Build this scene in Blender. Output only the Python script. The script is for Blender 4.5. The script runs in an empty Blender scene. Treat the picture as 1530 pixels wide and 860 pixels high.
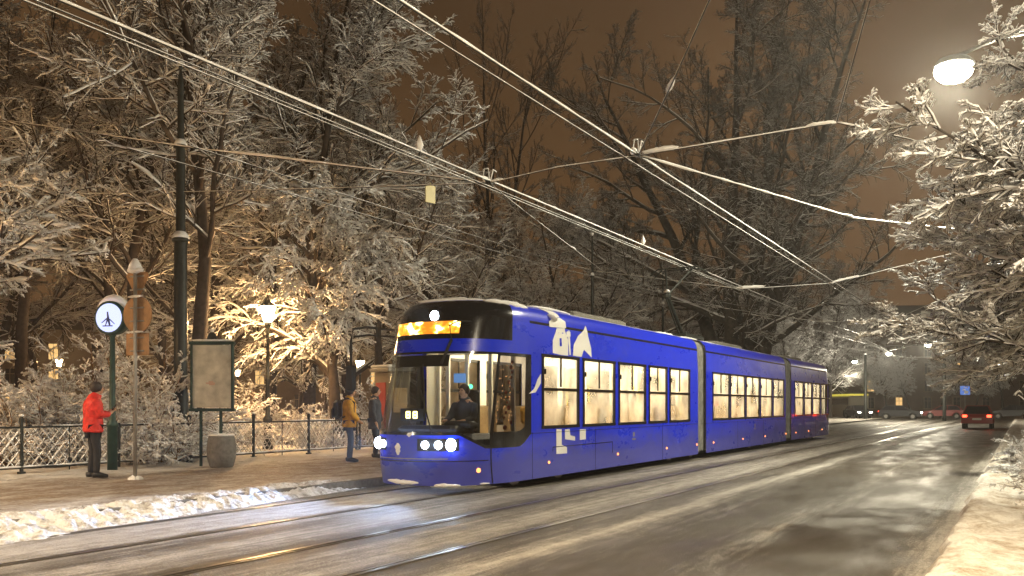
import bpy, bmesh, math, random
import numpy as np
from mathutils import Vector, Matrix, noise

random.seed(7)
C = bpy.context.scene.collection
D = bpy.data
PI = math.pi

# ------------------------------------------------------------------ camera model
F = 1327.0; CU = 765.0; CV = 605.0; TH = math.radians(29.9); CAMH = 1.5
CT, ST = math.cos(TH), math.sin(TH)
def W(u, v, t):
    dx = (u-CU)/F; dy = (v-CV)/F
    return Vector((t*(CT+dx*ST), t*(ST-dx*CT), CAMH-dy*t))
def G(u, v, h=0.0):
    return W(u, v, (CAMH-h)/((v-CV)/F))
def UT(u, t, z=0.15):
    p = W(u, CV, t); p.z = z; return p
def XonY(u, Y):
    dx = (u-CU)/F
    return Y*(CT+dx*ST)/(ST-dx*CT)

# ------------------------------------------------------------------ materials
def mat(name, col=(.5,.5,.5), rough=.6, metal=0, emit=None, es=0, coat=0, spec=.5, noise_amt=0, noise_scale=5, bump=0, bump_scale=40):
    m = D.materials.new(name); m.use_nodes = True
    nt = m.node_tree; b = nt.nodes['Principled BSDF']
    b.inputs['Base Color'].default_value = (*col,1)
    b.inputs['Roughness'].default_value = rough
    b.inputs['Metallic'].default_value = metal
    b.inputs['Specular IOR Level'].default_value = spec
    b.inputs['Coat Weight'].default_value = coat
    if emit:
        b.inputs['Emission Color'].default_value = (*emit,1)
        b.inputs['Emission Strength'].default_value = es
    if noise_amt or bump:
        tc = nt.nodes.new('ShaderNodeTexCoord')
    if noise_amt:
        n = nt.nodes.new('ShaderNodeTexNoise'); n.inputs['Scale'].default_value = noise_scale
        n.inputs['Detail'].default_value = 6
        nt.links.new(tc.outputs['Object'], n.inputs['Vector'])
        r = nt.nodes.new('ShaderNodeMapRange'); r.inputs['From Min'].default_value=.3; r.inputs['From Max'].default_value=.7
        r.inputs['To Min'].default_value = 1-noise_amt; r.inputs['To Max'].default_value = 1+noise_amt
        nt.links.new(n.outputs['Fac'], r.inputs['Value'])
        mx = nt.nodes.new('ShaderNodeVectorMath'); mx.operation='SCALE'
        mx.inputs[0].default_value = col
        nt.links.new(r.outputs['Result'], mx.inputs['Scale'])
        nt.links.new(mx.outputs[0], b.inputs['Base Color'])
    if bump:
        n2 = nt.nodes.new('ShaderNodeTexNoise'); n2.inputs['Scale'].default_value = bump_scale
        n2.inputs['Detail'].default_value = 4
        nt.links.new(tc.outputs['Object'], n2.inputs['Vector'])
        bp = nt.nodes.new('ShaderNodeBump'); bp.inputs['Strength'].default_value = bump
        bp.inputs['Distance'].default_value = .03
        nt.links.new(n2.outputs['Fac'], bp.inputs['Height'])
        nt.links.new(bp.outputs[0], b.inputs['Normal'])
    return m

def emit_mat(name, col, s, sample=False):
    m = D.materials.new(name); m.use_nodes = True
    nt = m.node_tree; nt.nodes.remove(nt.nodes['Principled BSDF'])
    e = nt.nodes.new('ShaderNodeEmission'); e.inputs[0].default_value=(*col,1); e.inputs[1].default_value=s
    nt.links.new(e.outputs[0], nt.nodes['Material Output'].inputs[0])
    if not sample: m.cycles.emission_sampling = 'NONE'
    return m

def glass_mat(name, tint=(.9,.92,.92), fog=0.0, gloss=.08, fogcol=(.85,.82,.75), nscale=1.5):
    m = D.materials.new(name); m.use_nodes = True
    nt = m.node_tree; nt.nodes.remove(nt.nodes['Principled BSDF'])
    tr = nt.nodes.new('ShaderNodeBsdfTransparent'); tr.inputs[0].default_value=(*tint,1)
    gl = nt.nodes.new('ShaderNodeBsdfGlossy'); gl.inputs['Roughness'].default_value=.05
    mix = nt.nodes.new('ShaderNodeMixShader')
    lwn = nt.nodes.new('ShaderNodeLayerWeight'); pw=nt.nodes.new('ShaderNodeMath'); pw.operation='POWER'; pw.inputs[1].default_value=4
    nt.links.new(lwn.outputs['Facing'],pw.inputs[0]); lw=nt.nodes.new('ShaderNodeMath'); lw.operation='MULTIPLY_ADD'; lw.inputs[1].default_value=.6; lw.inputs[2].default_value=.045
    nt.links.new(pw.outputs[0],lw.inputs[0])
    src = tr
    if fog:
        tl = nt.nodes.new('ShaderNodeBsdfTranslucent'); tl.inputs[0].default_value=(*fogcol,1)
        m2 = nt.nodes.new('ShaderNodeMixShader')
        tc = nt.nodes.new('ShaderNodeTexCoord'); n = nt.nodes.new('ShaderNodeTexNoise')
        n.inputs['Scale'].default_value=nscale; n.inputs['Detail'].default_value=5
        nt.links.new(tc.outputs['Object'], n.inputs['Vector'])
        r = nt.nodes.new('ShaderNodeMapRange'); r.inputs['From Min'].default_value=.35; r.inputs['From Max'].default_value=.65
        r.inputs['To Min'].default_value=fog-.2; r.inputs['To Max'].default_value=min(1,fog+.2)
        nt.links.new(n.outputs['Fac'], r.inputs['Value']); nt.links.new(r.outputs[0], m2.inputs[0])
        nt.links.new(tr.outputs[0], m2.inputs[1]); nt.links.new(tl.outputs[0], m2.inputs[2])
        src = m2
    nt.links.new(lw.outputs[0], mix.inputs[0])
    nt.links.new(src.outputs[0], mix.inputs[1]); nt.links.new(gl.outputs[0], mix.inputs[2])
    nt.links.new(mix.outputs[0], nt.nodes['Material Output'].inputs[0])
    return m

M = dict(
 snow = mat('snow', (.82,.83,.85), .65, bump=.5, bump_scale=30),
 snow_fine = mat('snow_fine', (.82,.82,.83), .7),
 wire_snow = mat('wire_snow', (.9,.9,.9), .7),
 bark = mat('bark', (.045,.034,.028), .9, noise_amt=.4, noise_scale=8),
 bark_big = mat('bark_big', (.07,.055,.042), .9, noise_amt=.5, noise_scale=6, bump=.8, bump_scale=18),
 bark_grey = mat('bark_grey', (.045,.036,.03), .9, noise_amt=.4, noise_scale=6),
 iron = mat('iron', (.022,.026,.024), .5, .3, noise_amt=.3, noise_scale=10),
 green_iron = mat('green_iron', (.015,.045,.035), .45, .2, noise_amt=.3, noise_scale=8),
 wire = mat('wire', (.03,.03,.03), .5, .5),
 sodium_back = mat('sign_back', (.30,.17,.08), .55, .2, noise_amt=.3, noise_scale=6),  # grey sign backs with the sodium lamp tint put into their colour
 galv = mat('galvanised', (.30,.29,.27), .5, .5, noise_amt=.2),
 slate = mat('slate', (.07,.06,.055), .8, noise_amt=.4, noise_scale=2),
 concrete = mat('concrete', (.16,.15,.13), .85, noise_amt=.25, noise_scale=12, bump=.3),
 black = mat('black_gloss', (.012,.012,.014), .15, coat=.3),
 rubber = mat('rubber', (.02,.02,.02), .8),
 bellows = mat('bellows', (.16,.16,.15), .7, noise_amt=.3, noise_scale=9),
 cream = mat('cream_panel', (.82,.76,.62), .6),
 seat = mat('seat_fabric', (.42,.30,.16), .8, noise_amt=.3, noise_scale=4),
 dash = mat('dashboard', (.03,.03,.032), .6),
 steel = mat('rail_steel', (.22,.20,.18), .3, .9),
 white = mat('white_film', (.78,.78,.76), .45),
 jack_red = mat('red_jacket', (.62,.022,.012), .6, noise_amt=.25, noise_scale=14),
 jack_yel = mat('yellow_jacket', (.62,.33,.03), .7, noise_amt=.2, noise_scale=12),
 jack_dark = mat('dark_coat', (.05,.055,.07), .8, noise_amt=.2),
 trouser = mat('dark_trousers', (.018,.018,.022), .8),
 jeans = mat('blue_jeans', (.03,.04,.07), .8),
 skin = mat('skin', (.52,.32,.22), .5),
 hair = mat('hair', (.03,.02,.015), .6),
 cap_grey = mat('grey_wool', (.08,.075,.07), .9),
 shoe = mat('shoe', (.015,.014,.014), .5),
 poster = mat('poster_paper', (.50,.49,.42), .3, noise_amt=.3, noise_scale=4, coat=.2),
 plate = mat('yellow_plate', (.62,.55,.28), .5),
 lampglow = emit_mat('street_lamp_glow', (1,.97,.80), 60),
 parkglow = emit_mat('park_lamp_glow', (1,.74,.36), 40),
 smallglow = emit_mat('far_lamp_glow', (1,.92,.72), 30),
 headglow = emit_mat('headlight_glow', (.72,.86,1), 40),
 topglow = emit_mat('top_light_glow', (.85,.95,1), 40),
 orange_led = emit_mat('orange_led', (1,.42,.03), 2.3),
 yellow_led = emit_mat('yellow_led', (1,.75,.22), 9),
 amber = emit_mat('amber_lamp', (1,.30,.08), 3.0),
 redglow = emit_mat('tail_lamp', (1,.05,.02), 8),
 green_led = emit_mat('green_led', (.1,1,.35), 3),
 tubelight = emit_mat('ceiling_tube', (1,.86,.62), 26, True),
 clockface = emit_mat('clock_face', (.55,.60,1.0), 1.25),
 clockhand = mat('clock_hand', (.01,.01,.04), .5),
 bead = emit_mat('fairy_bead', (1,.5,.18), 3.0),
 glass = glass_mat('clear_glass', (.75,.78,.78)),
 dark_glass = glass_mat('tinted_glass', (.22,.22,.24)),
 fogglass = glass_mat('misted_glass', (.92,.92,.9), fog=.45, fogcol=(.95,.90,.78)),
 brick = mat('render_wall', (.20,.15,.11), .9, noise_amt=.25, noise_scale=.6),
 brick2 = mat('pale_wall', (.33,.27,.19), .9, noise_amt=.2, noise_scale=.6),
 pane_dark = mat('dark_pane', (.02,.02,.025), .15),
 pane_lit = emit_mat('lit_pane', (1,.6,.22), .9),
 carred = mat('red_car_paint', (.30,.02,.02), .3, coat=.5),
 carsil = mat('silver_car_paint', (.35,.35,.36), .3, .4, coat=.5),
 cardark = mat('dark_car_paint', (.03,.035,.045), .3, coat=.5),
 bluesign = mat('blue_sign', (.03,.12,.6), .4, emit=(.1,.3,1), es=.35),
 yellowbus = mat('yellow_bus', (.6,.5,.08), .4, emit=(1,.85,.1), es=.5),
 leaf = mat('dry_leaf', (.20,.11,.04), .8, noise_amt=.4, noise_scale=20),
 wood = mat('weathered_wood', (.12,.07,.04), .8, noise_amt=.4, noise_scale=10),
 redpanel = mat('red_panel', (.45,.05,.03), .5),
)

# ------------------------------------------------------------------ helpers
class MB:
    def __init__(s): s.v=[]; s.f=[]
    def add(s, vs, fs):
        o=len(s.v); s.v += [tuple(v) for v in vs]; s.f += [tuple(i+o for i in f) for f in fs]; return s
    def box(s, c, d, rz=0, bev=0):
        x,y,z=c; a,b,h=d[0]/2,d[1]/2,d[2]/2
        pts=[]
        if bev<=0:
            for sz in (-h,h):
                for sx,sy in ((-a,-b),(a,-b),(a,b),(-a,b)): pts.append((sx,sy,sz))
            fs=[(0,3,2,1),(4,5,6,7),(0,1,5,4),(1,2,6,5),(2,3,7,6),(3,0,4,7)]
        else:
            e=bev; lv=[(-h,e),(-h+e,0),(h-e,0),(h,e)]
            for z0,i in lv:
                A,B=a-i,b-i
                pts += [(-A+e,-B,z0),(A-e,-B,z0),(A,-B+e,z0),(A,B-e,z0),(A-e,B,z0),(-A+e,B,z0),(-A,B-e,z0),(-A,-B+e,z0)]
            fs=[tuple(range(7,-1,-1)), tuple(range(24,32))]
            for k in range(3):
                for j in range(8): fs.append((k*8+j,k*8+(j+1)%8,k*8+8+(j+1)%8,k*8+8+j))
        cr,sr=math.cos(rz),math.sin(rz)
        s.add([(x+p[0]*cr-p[1]*sr, y+p[0]*sr+p[1]*cr, z+p[2]) for p in pts], fs); return s
    def tube(s, pts, r, n=8, cap=True):
        pts=[Vector(p) for p in pts]; k=len(pts)
        rs = r if isinstance(r,(list,tuple)) else [r]*k
        vs=[]; ref=Vector((0,0,1))
        for i,p in enumerate(pts):
            t=(pts[min(i+1,k-1)]-pts[max(i-1,0)]).normalized()
            rf = ref if abs(t.z)<.95 else Vector((1,0,0))
            a=t.cross(rf).normalized(); b=a.cross(t)
            for j in range(n):
                an=2*PI*j/n; vs.append(p+(a*math.cos(an)+b*math.sin(an))*rs[i])
        fs=[]
        for i in range(k-1):
            for j in range(n): fs.append((i*n+j,i*n+(j+1)%n,(i+1)*n+(j+1)%n,(i+1)*n+j))
        if cap: fs += [tuple(range(n-1,-1,-1)), tuple((k-1)*n+j for j in range(n))]
        s.add(vs,fs); return s
    def lathe(s, prof, c=(0,0,0), n=20, sx=1, sy=1):
        vs=[];fs=[];k=len(prof)
        for r,z in prof:
            for j in range(n):
                a=2*PI*j/n; vs.append((c[0]+r*sx*math.cos(a),c[1]+r*sy*math.sin(a),c[2]+z))
        for i in range(k-1):
            for j in range(n): fs.append((i*n+j,i*n+(j+1)%n,(i+1)*n+(j+1)%n,(i+1)*n+j))
        fs += [tuple(range(n-1,-1,-1)), tuple((k-1)*n+j for j in range(n))]
        s.add(vs,fs); return s
    def sphere(s, c, r, n=12, m=8, sc=(1,1,1)):
        prof=[(max(.001,math.sin(PI*i/m))*1.0,-math.cos(PI*i/m)) for i in range(m+1)]
        vs=[];fs=[]
        for rr,z in prof:
            for j in range(n):
                a=2*PI*j/n; vs.append((c[0]+r*sc[0]*rr*math.cos(a),c[1]+r*sc[1]*rr*math.sin(a),c[2]+r*sc[2]*z))
        for i in range(m):
            for j in range(n): fs.append((i*n+j,i*n+(j+1)%n,(i+1)*n+(j+1)%n,(i+1)*n+j))
        s.add(vs,fs); return s
    def prism(s, poly, axis, a0, a1):
        # poly 2D; axis 'y': poly=(x,z) ; 'x': poly=(y,z)
        def P(p,a): return (p[0],a,p[1]) if axis=='y' else (a,p[0],p[1]) if axis=='x' else (p[0],p[1],a)
        n=len(poly)
        s.add([P(p,a0) for p in poly]+[P(p,a1) for p in poly],
              [tuple(range(n)), tuple(range(2*n-1,n-1,-1))]+[(i,i+n,(i+1)%n+n,(i+1)%n) for i in range(n)]); return s
    def build(s, name, m, parent=None, smooth=False, fix=True):
        me=D.meshes.new(name); me.from_pydata(s.v,[],s.f)
        if fix:
            bm=bmesh.new(); bm.from_mesh(me); bmesh.ops.recalc_face_normals(bm, faces=bm.faces); bm.to_mesh(me); bm.free()
        me.materials.append(m)
        if smooth: me.polygons.foreach_set('use_smooth',[True]*len(me.polygons))
        o=D.objects.new(name,me); C.objects.link(o)
        if parent: o.parent=parent
        return o

def tag(o,label=None,cat=None,group=None,kind=None):
    if label: o['label']=label
    if cat: o['category']=cat
    if group: o['group']=group
    if kind: o['kind']=kind
    return o
def empty(name,loc,rz=0,label=None,cat=None,group=None):
    o=D.objects.new(name,None); C.objects.link(o); o.location=loc; o.rotation_euler=(0,0,rz)
    o.empty_display_size=.2
    return tag(o,label,cat,group)
def copy_tree(o,parent=None):
    c=o.copy(); C.objects.link(c)
    if parent: c.parent=parent
    for ch in list(o.children): copy_tree(ch,c)
    return c
def point_light(name, loc, power, col, r=.15, parent=None):
    l=D.lights.new(name,'POINT'); l.energy=power; l.color=col; l.shadow_soft_size=r
    o=D.objects.new(name,l); C.objects.link(o); o.location=loc
    if parent: o.parent=parent
    return o
def spot_light(name, loc, aim, power, col, ang, blend=.6, r=.05, parent=None):
    l=D.lights.new(name,'SPOT'); l.energy=power; l.color=col; l.shadow_soft_size=r; l.spot_size=math.radians(ang); l.spot_blend=blend
    o=D.objects.new(name,l); C.objects.link(o); o.location=loc
    o.rotation_euler=(Vector(aim)-Vector(loc)).to_track_quat('-Z','Y').to_euler()
    if parent: o.parent=parent
    return o

# ------------------------------------------------------------------ node utility for surfaces
class NT:
    def __init__(s,name):
        s.m=D.materials.new(name); s.m.use_nodes=True; s.t=s.m.node_tree; s.b=s.t.nodes['Principled BSDF']
    def n(s,typ,**kw):
        x=s.t.nodes.new(typ)
        for k,v in kw.items(): setattr(x,k,v)
        return x
    def l(s,a,b): s.t.links.new(a,b)
    def math(s,op,a,b=None,clamp=False):
        x=s.n('ShaderNodeMath',operation=op); x.use_clamp=clamp
        for i,q in enumerate((a,b)):
            if q is None: continue
            if isinstance(q,(int,float)): x.inputs[i].default_value=q
            else: s.l(q,x.inputs[i])
        return x.outputs[0]
    def noise(s,scale,vec,detail=5,rough=.55):
        mp=s.n('ShaderNodeMapping'); mp.inputs['Scale'].default_value=scale if isinstance(scale,tuple) else (scale,)*3
        s.l(vec,mp.inputs[0]); x=s.n('ShaderNodeTexNoise'); x.inputs['Scale'].default_value=1
        x.inputs['Detail'].default_value=detail; x.inputs['Roughness'].default_value=rough
        s.l(mp.outputs[0],x.inputs['Vector']); return x.outputs['Fac']
    def ramp(s,fac,stops,interp='LINEAR'):
        r=s.n('ShaderNodeValToRGB'); r.color_ramp.interpolation=interp
        e=r.color_ramp.elements
        while len(e)<len(stops): e.new(.5)
        for el,(p,c) in zip(e,stops):
            el.position=p; el.color=(c,c,c,1) if isinstance(c,(int,float)) else (*c,1)
        s.l(fac,r.inputs[0]); return r.outputs[0]
    def mix(s,fac,a,b):
        x=s.n('ShaderNodeMix',data_type='RGBA')
        if isinstance(fac,(int,float)): x.inputs[0].default_value=fac
        else: s.l(fac,x.inputs[0])
        for i,q in ((6,a),(7,b)):
            if isinstance(q,tuple): x.inputs[i].default_value=(*q,1)
            else: s.l(q,x.inputs[i])
        return x.outputs[2]

def road_material():
    k=NT('wet_asphalt_with_slush')
    g=k.n('ShaderNodeNewGeometry'); pos=g.outputs['Position']
    sx=k.n('ShaderNodeSeparateXYZ'); k.l(pos,sx.inputs[0])
    wob=k.noise((.18,.4,1),pos,3)
    y=k.math('ADD',sx.outputs[1],k.math('MULTIPLY',k.math('SUBTRACT',wob,.5),.5))
    yn=k.math('DIVIDE',y,14.0)
    def Y(v): return v/14.0
    band=k.ramp(yn,[(Y(.5),1.0),(Y(.95),.42),(Y(1.25),.16),(Y(1.7),.04),(Y(2.1),.12),(Y(2.6),.36),(Y(3.1),.06),(Y(3.6),.14),(Y(4.1),.40),
                    (Y(4.35),.72),(Y(4.6),.40),(Y(5.0),.2),(Y(5.45),.60),(Y(6.1),.46),(Y(6.6),.2),(Y(7.0),.5),(Y(7.35),.58),(Y(7.8),.38),(Y(8.9),.72),(Y(9.9),.52),
                    (Y(10.4),.34),(Y(11.5),.5),(Y(13.5),.5)])
    st=k.noise((.22,5.5,1),pos,6,.65)
    st2=k.noise((.9,14,1),pos,4,.6)
    bl=k.noise((2.6,4.5,1),pos,8,.72)
    fine=k.noise((38,38,1),pos,4,.7)
    s=k.math('ADD',band,k.math('MULTIPLY',k.math('SUBTRACT',st,.5),.85))
    s=k.math('ADD',s,k.math('MULTIPLY',k.math('SUBTRACT',st2,.5),.55))
    s=k.math('ADD',s,k.math('MULTIPLY',k.math('SUBTRACT',bl,.5),.75))
    s=k.math('ADD',s,k.math('MULTIPLY',k.math('SUBTRACT',fine,.5),.95))
    mask=k.ramp(s,[(.28,0),(.46,.30),(.60,.62),(.85,1)])
    asp=k.mix(k.noise(2.0,pos,5),(.030,.025,.018),(.062,.050,.035))
    slush=k.mix(k.noise(5.0,pos,6),(.27,.24,.20),(.62,.60,.57))
    col=k.mix(mask,asp,slush)
    k.l(col,k.b.inputs['Base Color'])
    wet=k.noise((.5,1.6,1),pos,4)
    ro=k.ramp(wet,[(.35,.34),(.65,.58)])
    rr=k.mix(mask,ro,(.75,.75,.75)); k.l(rr,k.b.inputs['Roughness'])
    bp=k.n('ShaderNodeBump'); bp.inputs['Strength'].default_value=.55; bp.inputs['Distance'].default_value=.03
    h=k.math('ADD',k.math('MULTIPLY',mask,.8),k.math('MULTIPLY',fine,.35)); k.l(h,bp.inputs['Height']); k.l(bp.outputs[0],k.b.inputs['Normal'])
    return k.m
def platform_material():
    k=NT('trodden_slush')
    g=k.n('ShaderNodeNewGeometry'); pos=g.outputs['Position']
    sx=k.n('ShaderNodeSeparateXYZ'); k.l(pos,sx.inputs[0])
    yn=k.math('DIVIDE',sx.outputs[1],20.0)
    band=k.ramp(yn,[(.505,.75),(.56,.50),(.62,.32),(.70,.30),(.755,.46),(.79,.70),(.84,.85)])
    a=k.noise((1.3,2.6,1),pos,8,.75); f=k.noise((13,19,1),pos,5,.7)
    s=k.math('ADD',band,k.math('MULTIPLY',k.math('SUBTRACT',a,.5),1.9)); s=k.math('ADD',s,k.math('MULTIPLY',k.math('SUBTRACT',f,.5),1.1))
    mask=k.ramp(s,[(.15,0),(.36,.4),(.62,1)])
    dirt=k.mix(k.noise(3.5,pos,5),(.16,.11,.075),(.34,.26,.19))
    sn=k.mix(k.noise(6,pos,5),(.45,.40,.34),(.75,.74,.72))
    k.l(k.mix(mask,dirt,sn),k.b.inputs['Base Color']); k.b.inputs['Roughness'].default_value=.6
    bp=k.n('ShaderNodeBump'); bp.inputs['Strength'].default_value=.8; bp.inputs['Distance'].default_value=.05
    k.l(k.math('ADD',mask,f),bp.inputs['Height']); k.l(bp.outputs[0],k.b.inputs['Normal'])
    return k.m
def park_material():
    k=NT('park_snow')
    g=k.n('ShaderNodeNewGeometry'); pos=g.outputs['Position']
    a=k.noise((.35,.35,1),pos,7,.65); f=k.noise(6.0,pos,5,.65)
    s=k.math('ADD',a,k.math('MULTIPLY',k.math('SUBTRACT',f,.5),.5))
    mask=k.ramp(s,[(.36,.0),(.5,.75),(.6,1)])
    k.l(k.mix(mask,(.10,.075,.045),(.72,.72,.72)),k.b.inputs['Base Color']); k.b.inputs['Roughness'].default_value=.8
    bp=k.n('ShaderNodeBump'); bp.inputs['Strength'].default_value=.6; bp.inputs['Distance'].default_value=.06
    k.l(f,bp.inputs['Height']); k.l(bp.outputs[0],k.b.inputs['Normal'])
    return k.m
def dirty_snow(name='trodden_snow',lo=(.30,.22,.13),hi=(.78,.76,.72),sc=3.0,t0=.3,t1=.6):
    k=NT(name)
    g=k.n('ShaderNodeNewGeometry'); pos=g.outputs['Position']
    a=k.noise(sc,pos,8,.7); f=k.noise(22,pos,4,.7)
    s=k.math('ADD',a,k.math('MULTIPLY',k.math('SUBTRACT',f,.5),.35))
    mask=k.ramp(s,[(t0,0),(t1,1)])
    k.l(k.mix(mask,lo,hi),k.b.inputs['Base Color']); k.b.inputs['Roughness'].default_value=.75
    bp=k.n('ShaderNodeBump'); bp.inputs['Strength'].default_value=.7; bp.inputs['Distance'].default_value=.03
    k.l(k.math('ADD',f,a),bp.inputs['Height']); k.l(bp.outputs[0],k.b.inputs['Normal'])
    return k.m
def paint_material():
    k=NT('blue_tram_paint')
    tc=k.n('ShaderNodeTexCoord'); pos=tc.outputs['Object']
    a=k.noise((1.2,1.2,2.5),pos,6,.65)
    sx=k.n('ShaderNodeSeparateXYZ'); k.l(pos,sx.inputs[0])
    low=k.ramp(k.math('DIVIDE',sx.outputs[2],3.5),[(.03,.75),(.16,.42),(.28,.14),(.4,0.0)])
    s=k.math('ADD',a,low); d=k.ramp(s,[(.60,0),(1.05,.55)])
    f=k.noise((3,3,14),pos,5,.7)
    fr=k.ramp(f,[(.60,0),(.8,.22)])
    c=k.mix(d,(.004,.028,.72),(.10,.10,.20)); c=k.mix(fr,c,(.25,.27,.55))
    k.l(c,k.b.inputs['Base Color'])
    k.l(k.ramp(a,[(.3,.22),(.7,.42)]),k.b.inputs['Roughness']); k.b.inputs['Coat Weight'].default_value=.3
    return k.m
def roof_material():
    k=NT('tram_roof_dusted_with_snow')
    tc=k.n('ShaderNodeTexCoord'); pos=tc.outputs['Object']
    sx=k.n('ShaderNodeSeparateXYZ'); k.l(pos,sx.inputs[0])
    hz=k.ramp(k.math('SUBTRACT',sx.outputs[2],2.5),[(.60,0.0),(.78,.18),(.84,.40),(.875,1.0)])
    a=k.noise((1.0,2,4),pos,7,.7); f=k.noise(12,pos,4,.7)
    s=k.math('ADD',hz,k.math('ADD',k.math('MULTIPLY',k.math('SUBTRACT',a,.5),1.0),k.math('MULTIPLY',k.math('SUBTRACT',f,.5),.5)))
    mask=k.ramp(s,[(.3,0),(.6,1)])
    k.l(k.mix(mask,(.006,.028,.66),(.78,.78,.80)),k.b.inputs['Base Color'])
    k.l(k.mix(mask,(.28,.28,.28),(.7,.7,.7)),k.b.inputs['Roughness'])
    return k.m
def led_material():
    k=NT('led_matrix'); tc=k.n('ShaderNodeTexCoord'); pos=tc.outputs['Object']
    a=k.noise((1,4.0,5.0),pos,2,.5); b_=k.noise((1,16,26),pos,1,.5)
    s=k.math('ADD',a,k.math('MULTIPLY',k.math('SUBTRACT',b_,.5),.25))
    c=k.ramp(s,[(.42,(1,.26,.01)),(.56,(1,.42,.03)),(.66,(1,.85,.35))])
    e=k.ramp(s,[(.42,.08),(.56,.13),(.68,.7)])
    k.b.inputs['Base Color'].default_value=(.02,.01,0,1)
    k.l(c,k.b.inputs['Emission Color']); k.l(k.math('MULTIPLY',e,12.0),k.b.inputs['Emission Strength']); k.m.cycles.emission_sampling='NONE'
    return k.m
M['road']=road_material(); M['platform']=platform_material(); M['park']=park_material()
M['dsnow']=dirty_snow(); M['bank']=dirty_snow('ploughed_snow',(.16,.14,.12),(.80,.81,.84),4.5,.32,.56)
M['paint']=paint_material(); M['roofpaint']=roof_material()

# ------------------------------------------------------------------ setting
def sheet(name,x0,x1,y0,y1,z,nx,ny,m,fn=None,kind='structure',label=None,skirt=0):
    xs=np.linspace(x0,x1,nx); ys=np.linspace(y0,y1,ny)
    vs=[];fs=[]
    for j in range(ny):
        for i in range(nx):
            zz=z+(fn(xs[i],ys[j]) if fn else 0); vs.append((xs[i],ys[j],zz))
    for j in range(ny-1):
        for i in range(nx-1):
            a=j*nx+i; fs.append((a,a+1,a+nx+1,a+nx))
    mb=MB(); mb.add(vs,fs); o=mb.build(name,m,smooth=True,fix=False); o['kind']=kind
    return o
def nz(x,y,s=1.0,o=4,seed=0): return noise.fractal(Vector((x*s,y*s,seed)),1.0,2.0,o)

sheet('ground',-300,900,-500,700,-.03,2,2,M['park'])
sheet('road',-40,140,.3,13.0,0.0,60,8,M['road'])
sheet('cross_road',90,110,-160,220,.004,4,40,M['road'])
# platform slab with kerb edge
KY=10.5
sheet('platform',-20,27,KY,17.6,.15,240,40,M['platform'],lambda x,y:.018*nz(x,y,2.2,5,3)+(.05*max(0,(y-15.6))*(.5+nz(x,y,1.5,3,8)) if y>15.6 else 0))
b=MB(); b.box((3.5,KY-.07,.06),(47,.14,.17)); o=b.build('kerb',M['concrete']); o['kind']='structure'
sheet('park_ground',-40,100,17.2,190,.13,150,120,M['park'],lambda x,y:.10*nz(x,y,.35,4,5))
sheet('far_pavement',27,100,12.6,17.6,.12,60,8,M['dsnow'],lambda x,y:.02*nz(x,y,1,3,3))
def rwalk(x,y):
    e=(.68-y); edge=max(0,1-abs(e-.25)/.35)
    return (.035*nz(x,y,2.5,5,1)+.09*edge*(.6+nz(x,y,3,4,2))) if e>0 else -.2
sheet('right_pavement',1.0,100,-14,.74,.10,700,60,M['dsnow'],None)
o=D.objects['right_pavement']
me=o.data
for v in me.vertices:
    x,y=v.co.x,v.co.y
    f=min(1.0,max(0.0,(y+14)/14.74))
    y2=.74-(1-f)**2.2*14.74
    x2=1.0+((x-1.0)/99)**1.9*99
    wig=.10*nz(x2,0,1.2,3,9)
    v.co.x=x2; v.co.y=y2+(wig if f>.8 else 0)
    e=max(0,.74-y2); up=min(1,e/.10)
    edge=max(0,1-abs(e-.28)/.35)
    v.co.z=-.02+up*.14+.03*nz(x2,y2,2.5,5,1)*up+.07*edge*(.6+nz(x2,y2,3,4,2))
# snow bank along platform edge
def bank():
    nx,ny=760,64; vs=[];fs=[]
    for j in range(ny):
        for i in range(nx):
            x=1.0+ i/(nx-1)*12.0; f=j/(ny-1)
            y0=9.35+.85*min(1,max(0,(x-5)/6.5))+.13*nz(x,0,1.1,4,11); y1=10.95+.12*nz(x,3,.9,3,12)
            y=y0+(y1-y0)*f
            h=(math.sin(PI*min(1,f*1.0))**.6)*(.05+.055*nz(x,y,2.6,6,4)+.045*nz(x,y,8,4,6))+(.16 if y>KY else .16*max(0,min(1,(y-y0)/(KY-y0+.01))))
            end=max(0,min(1,(13.0-x)/1.5))
            z=-.03+(h*end if y<=KY else .13+(h-.13)*end)
            vs.append((x,y,z+.02*nz(x,y,9,3,2)*min(1,f*6)))
    for j in range(ny-1):
        for i in range(nx-1):
            a=j*nx+i; fs.append((a,a+1,a+nx+1,a+nx))
    m=MB(); m.add(vs,fs); o=m.build('snow_bank',M['bank'],smooth=True,fix=False)
    tag(o,'ridge of ploughed snow along the tram platform edge','snow bank',kind='stuff')
bank()
# rails
for Yc in (8.96,5.8):
    m=MB()
    for s in (-1,1):
        yy=Yc+s*.7175
        m.box((50,yy,.004),(160,.06,.018)); m.box((50,yy-s*.075,.002),(160,.022,.016))
    o=m.build('tram_track',M['steel']); o['kind']='structure'

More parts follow.
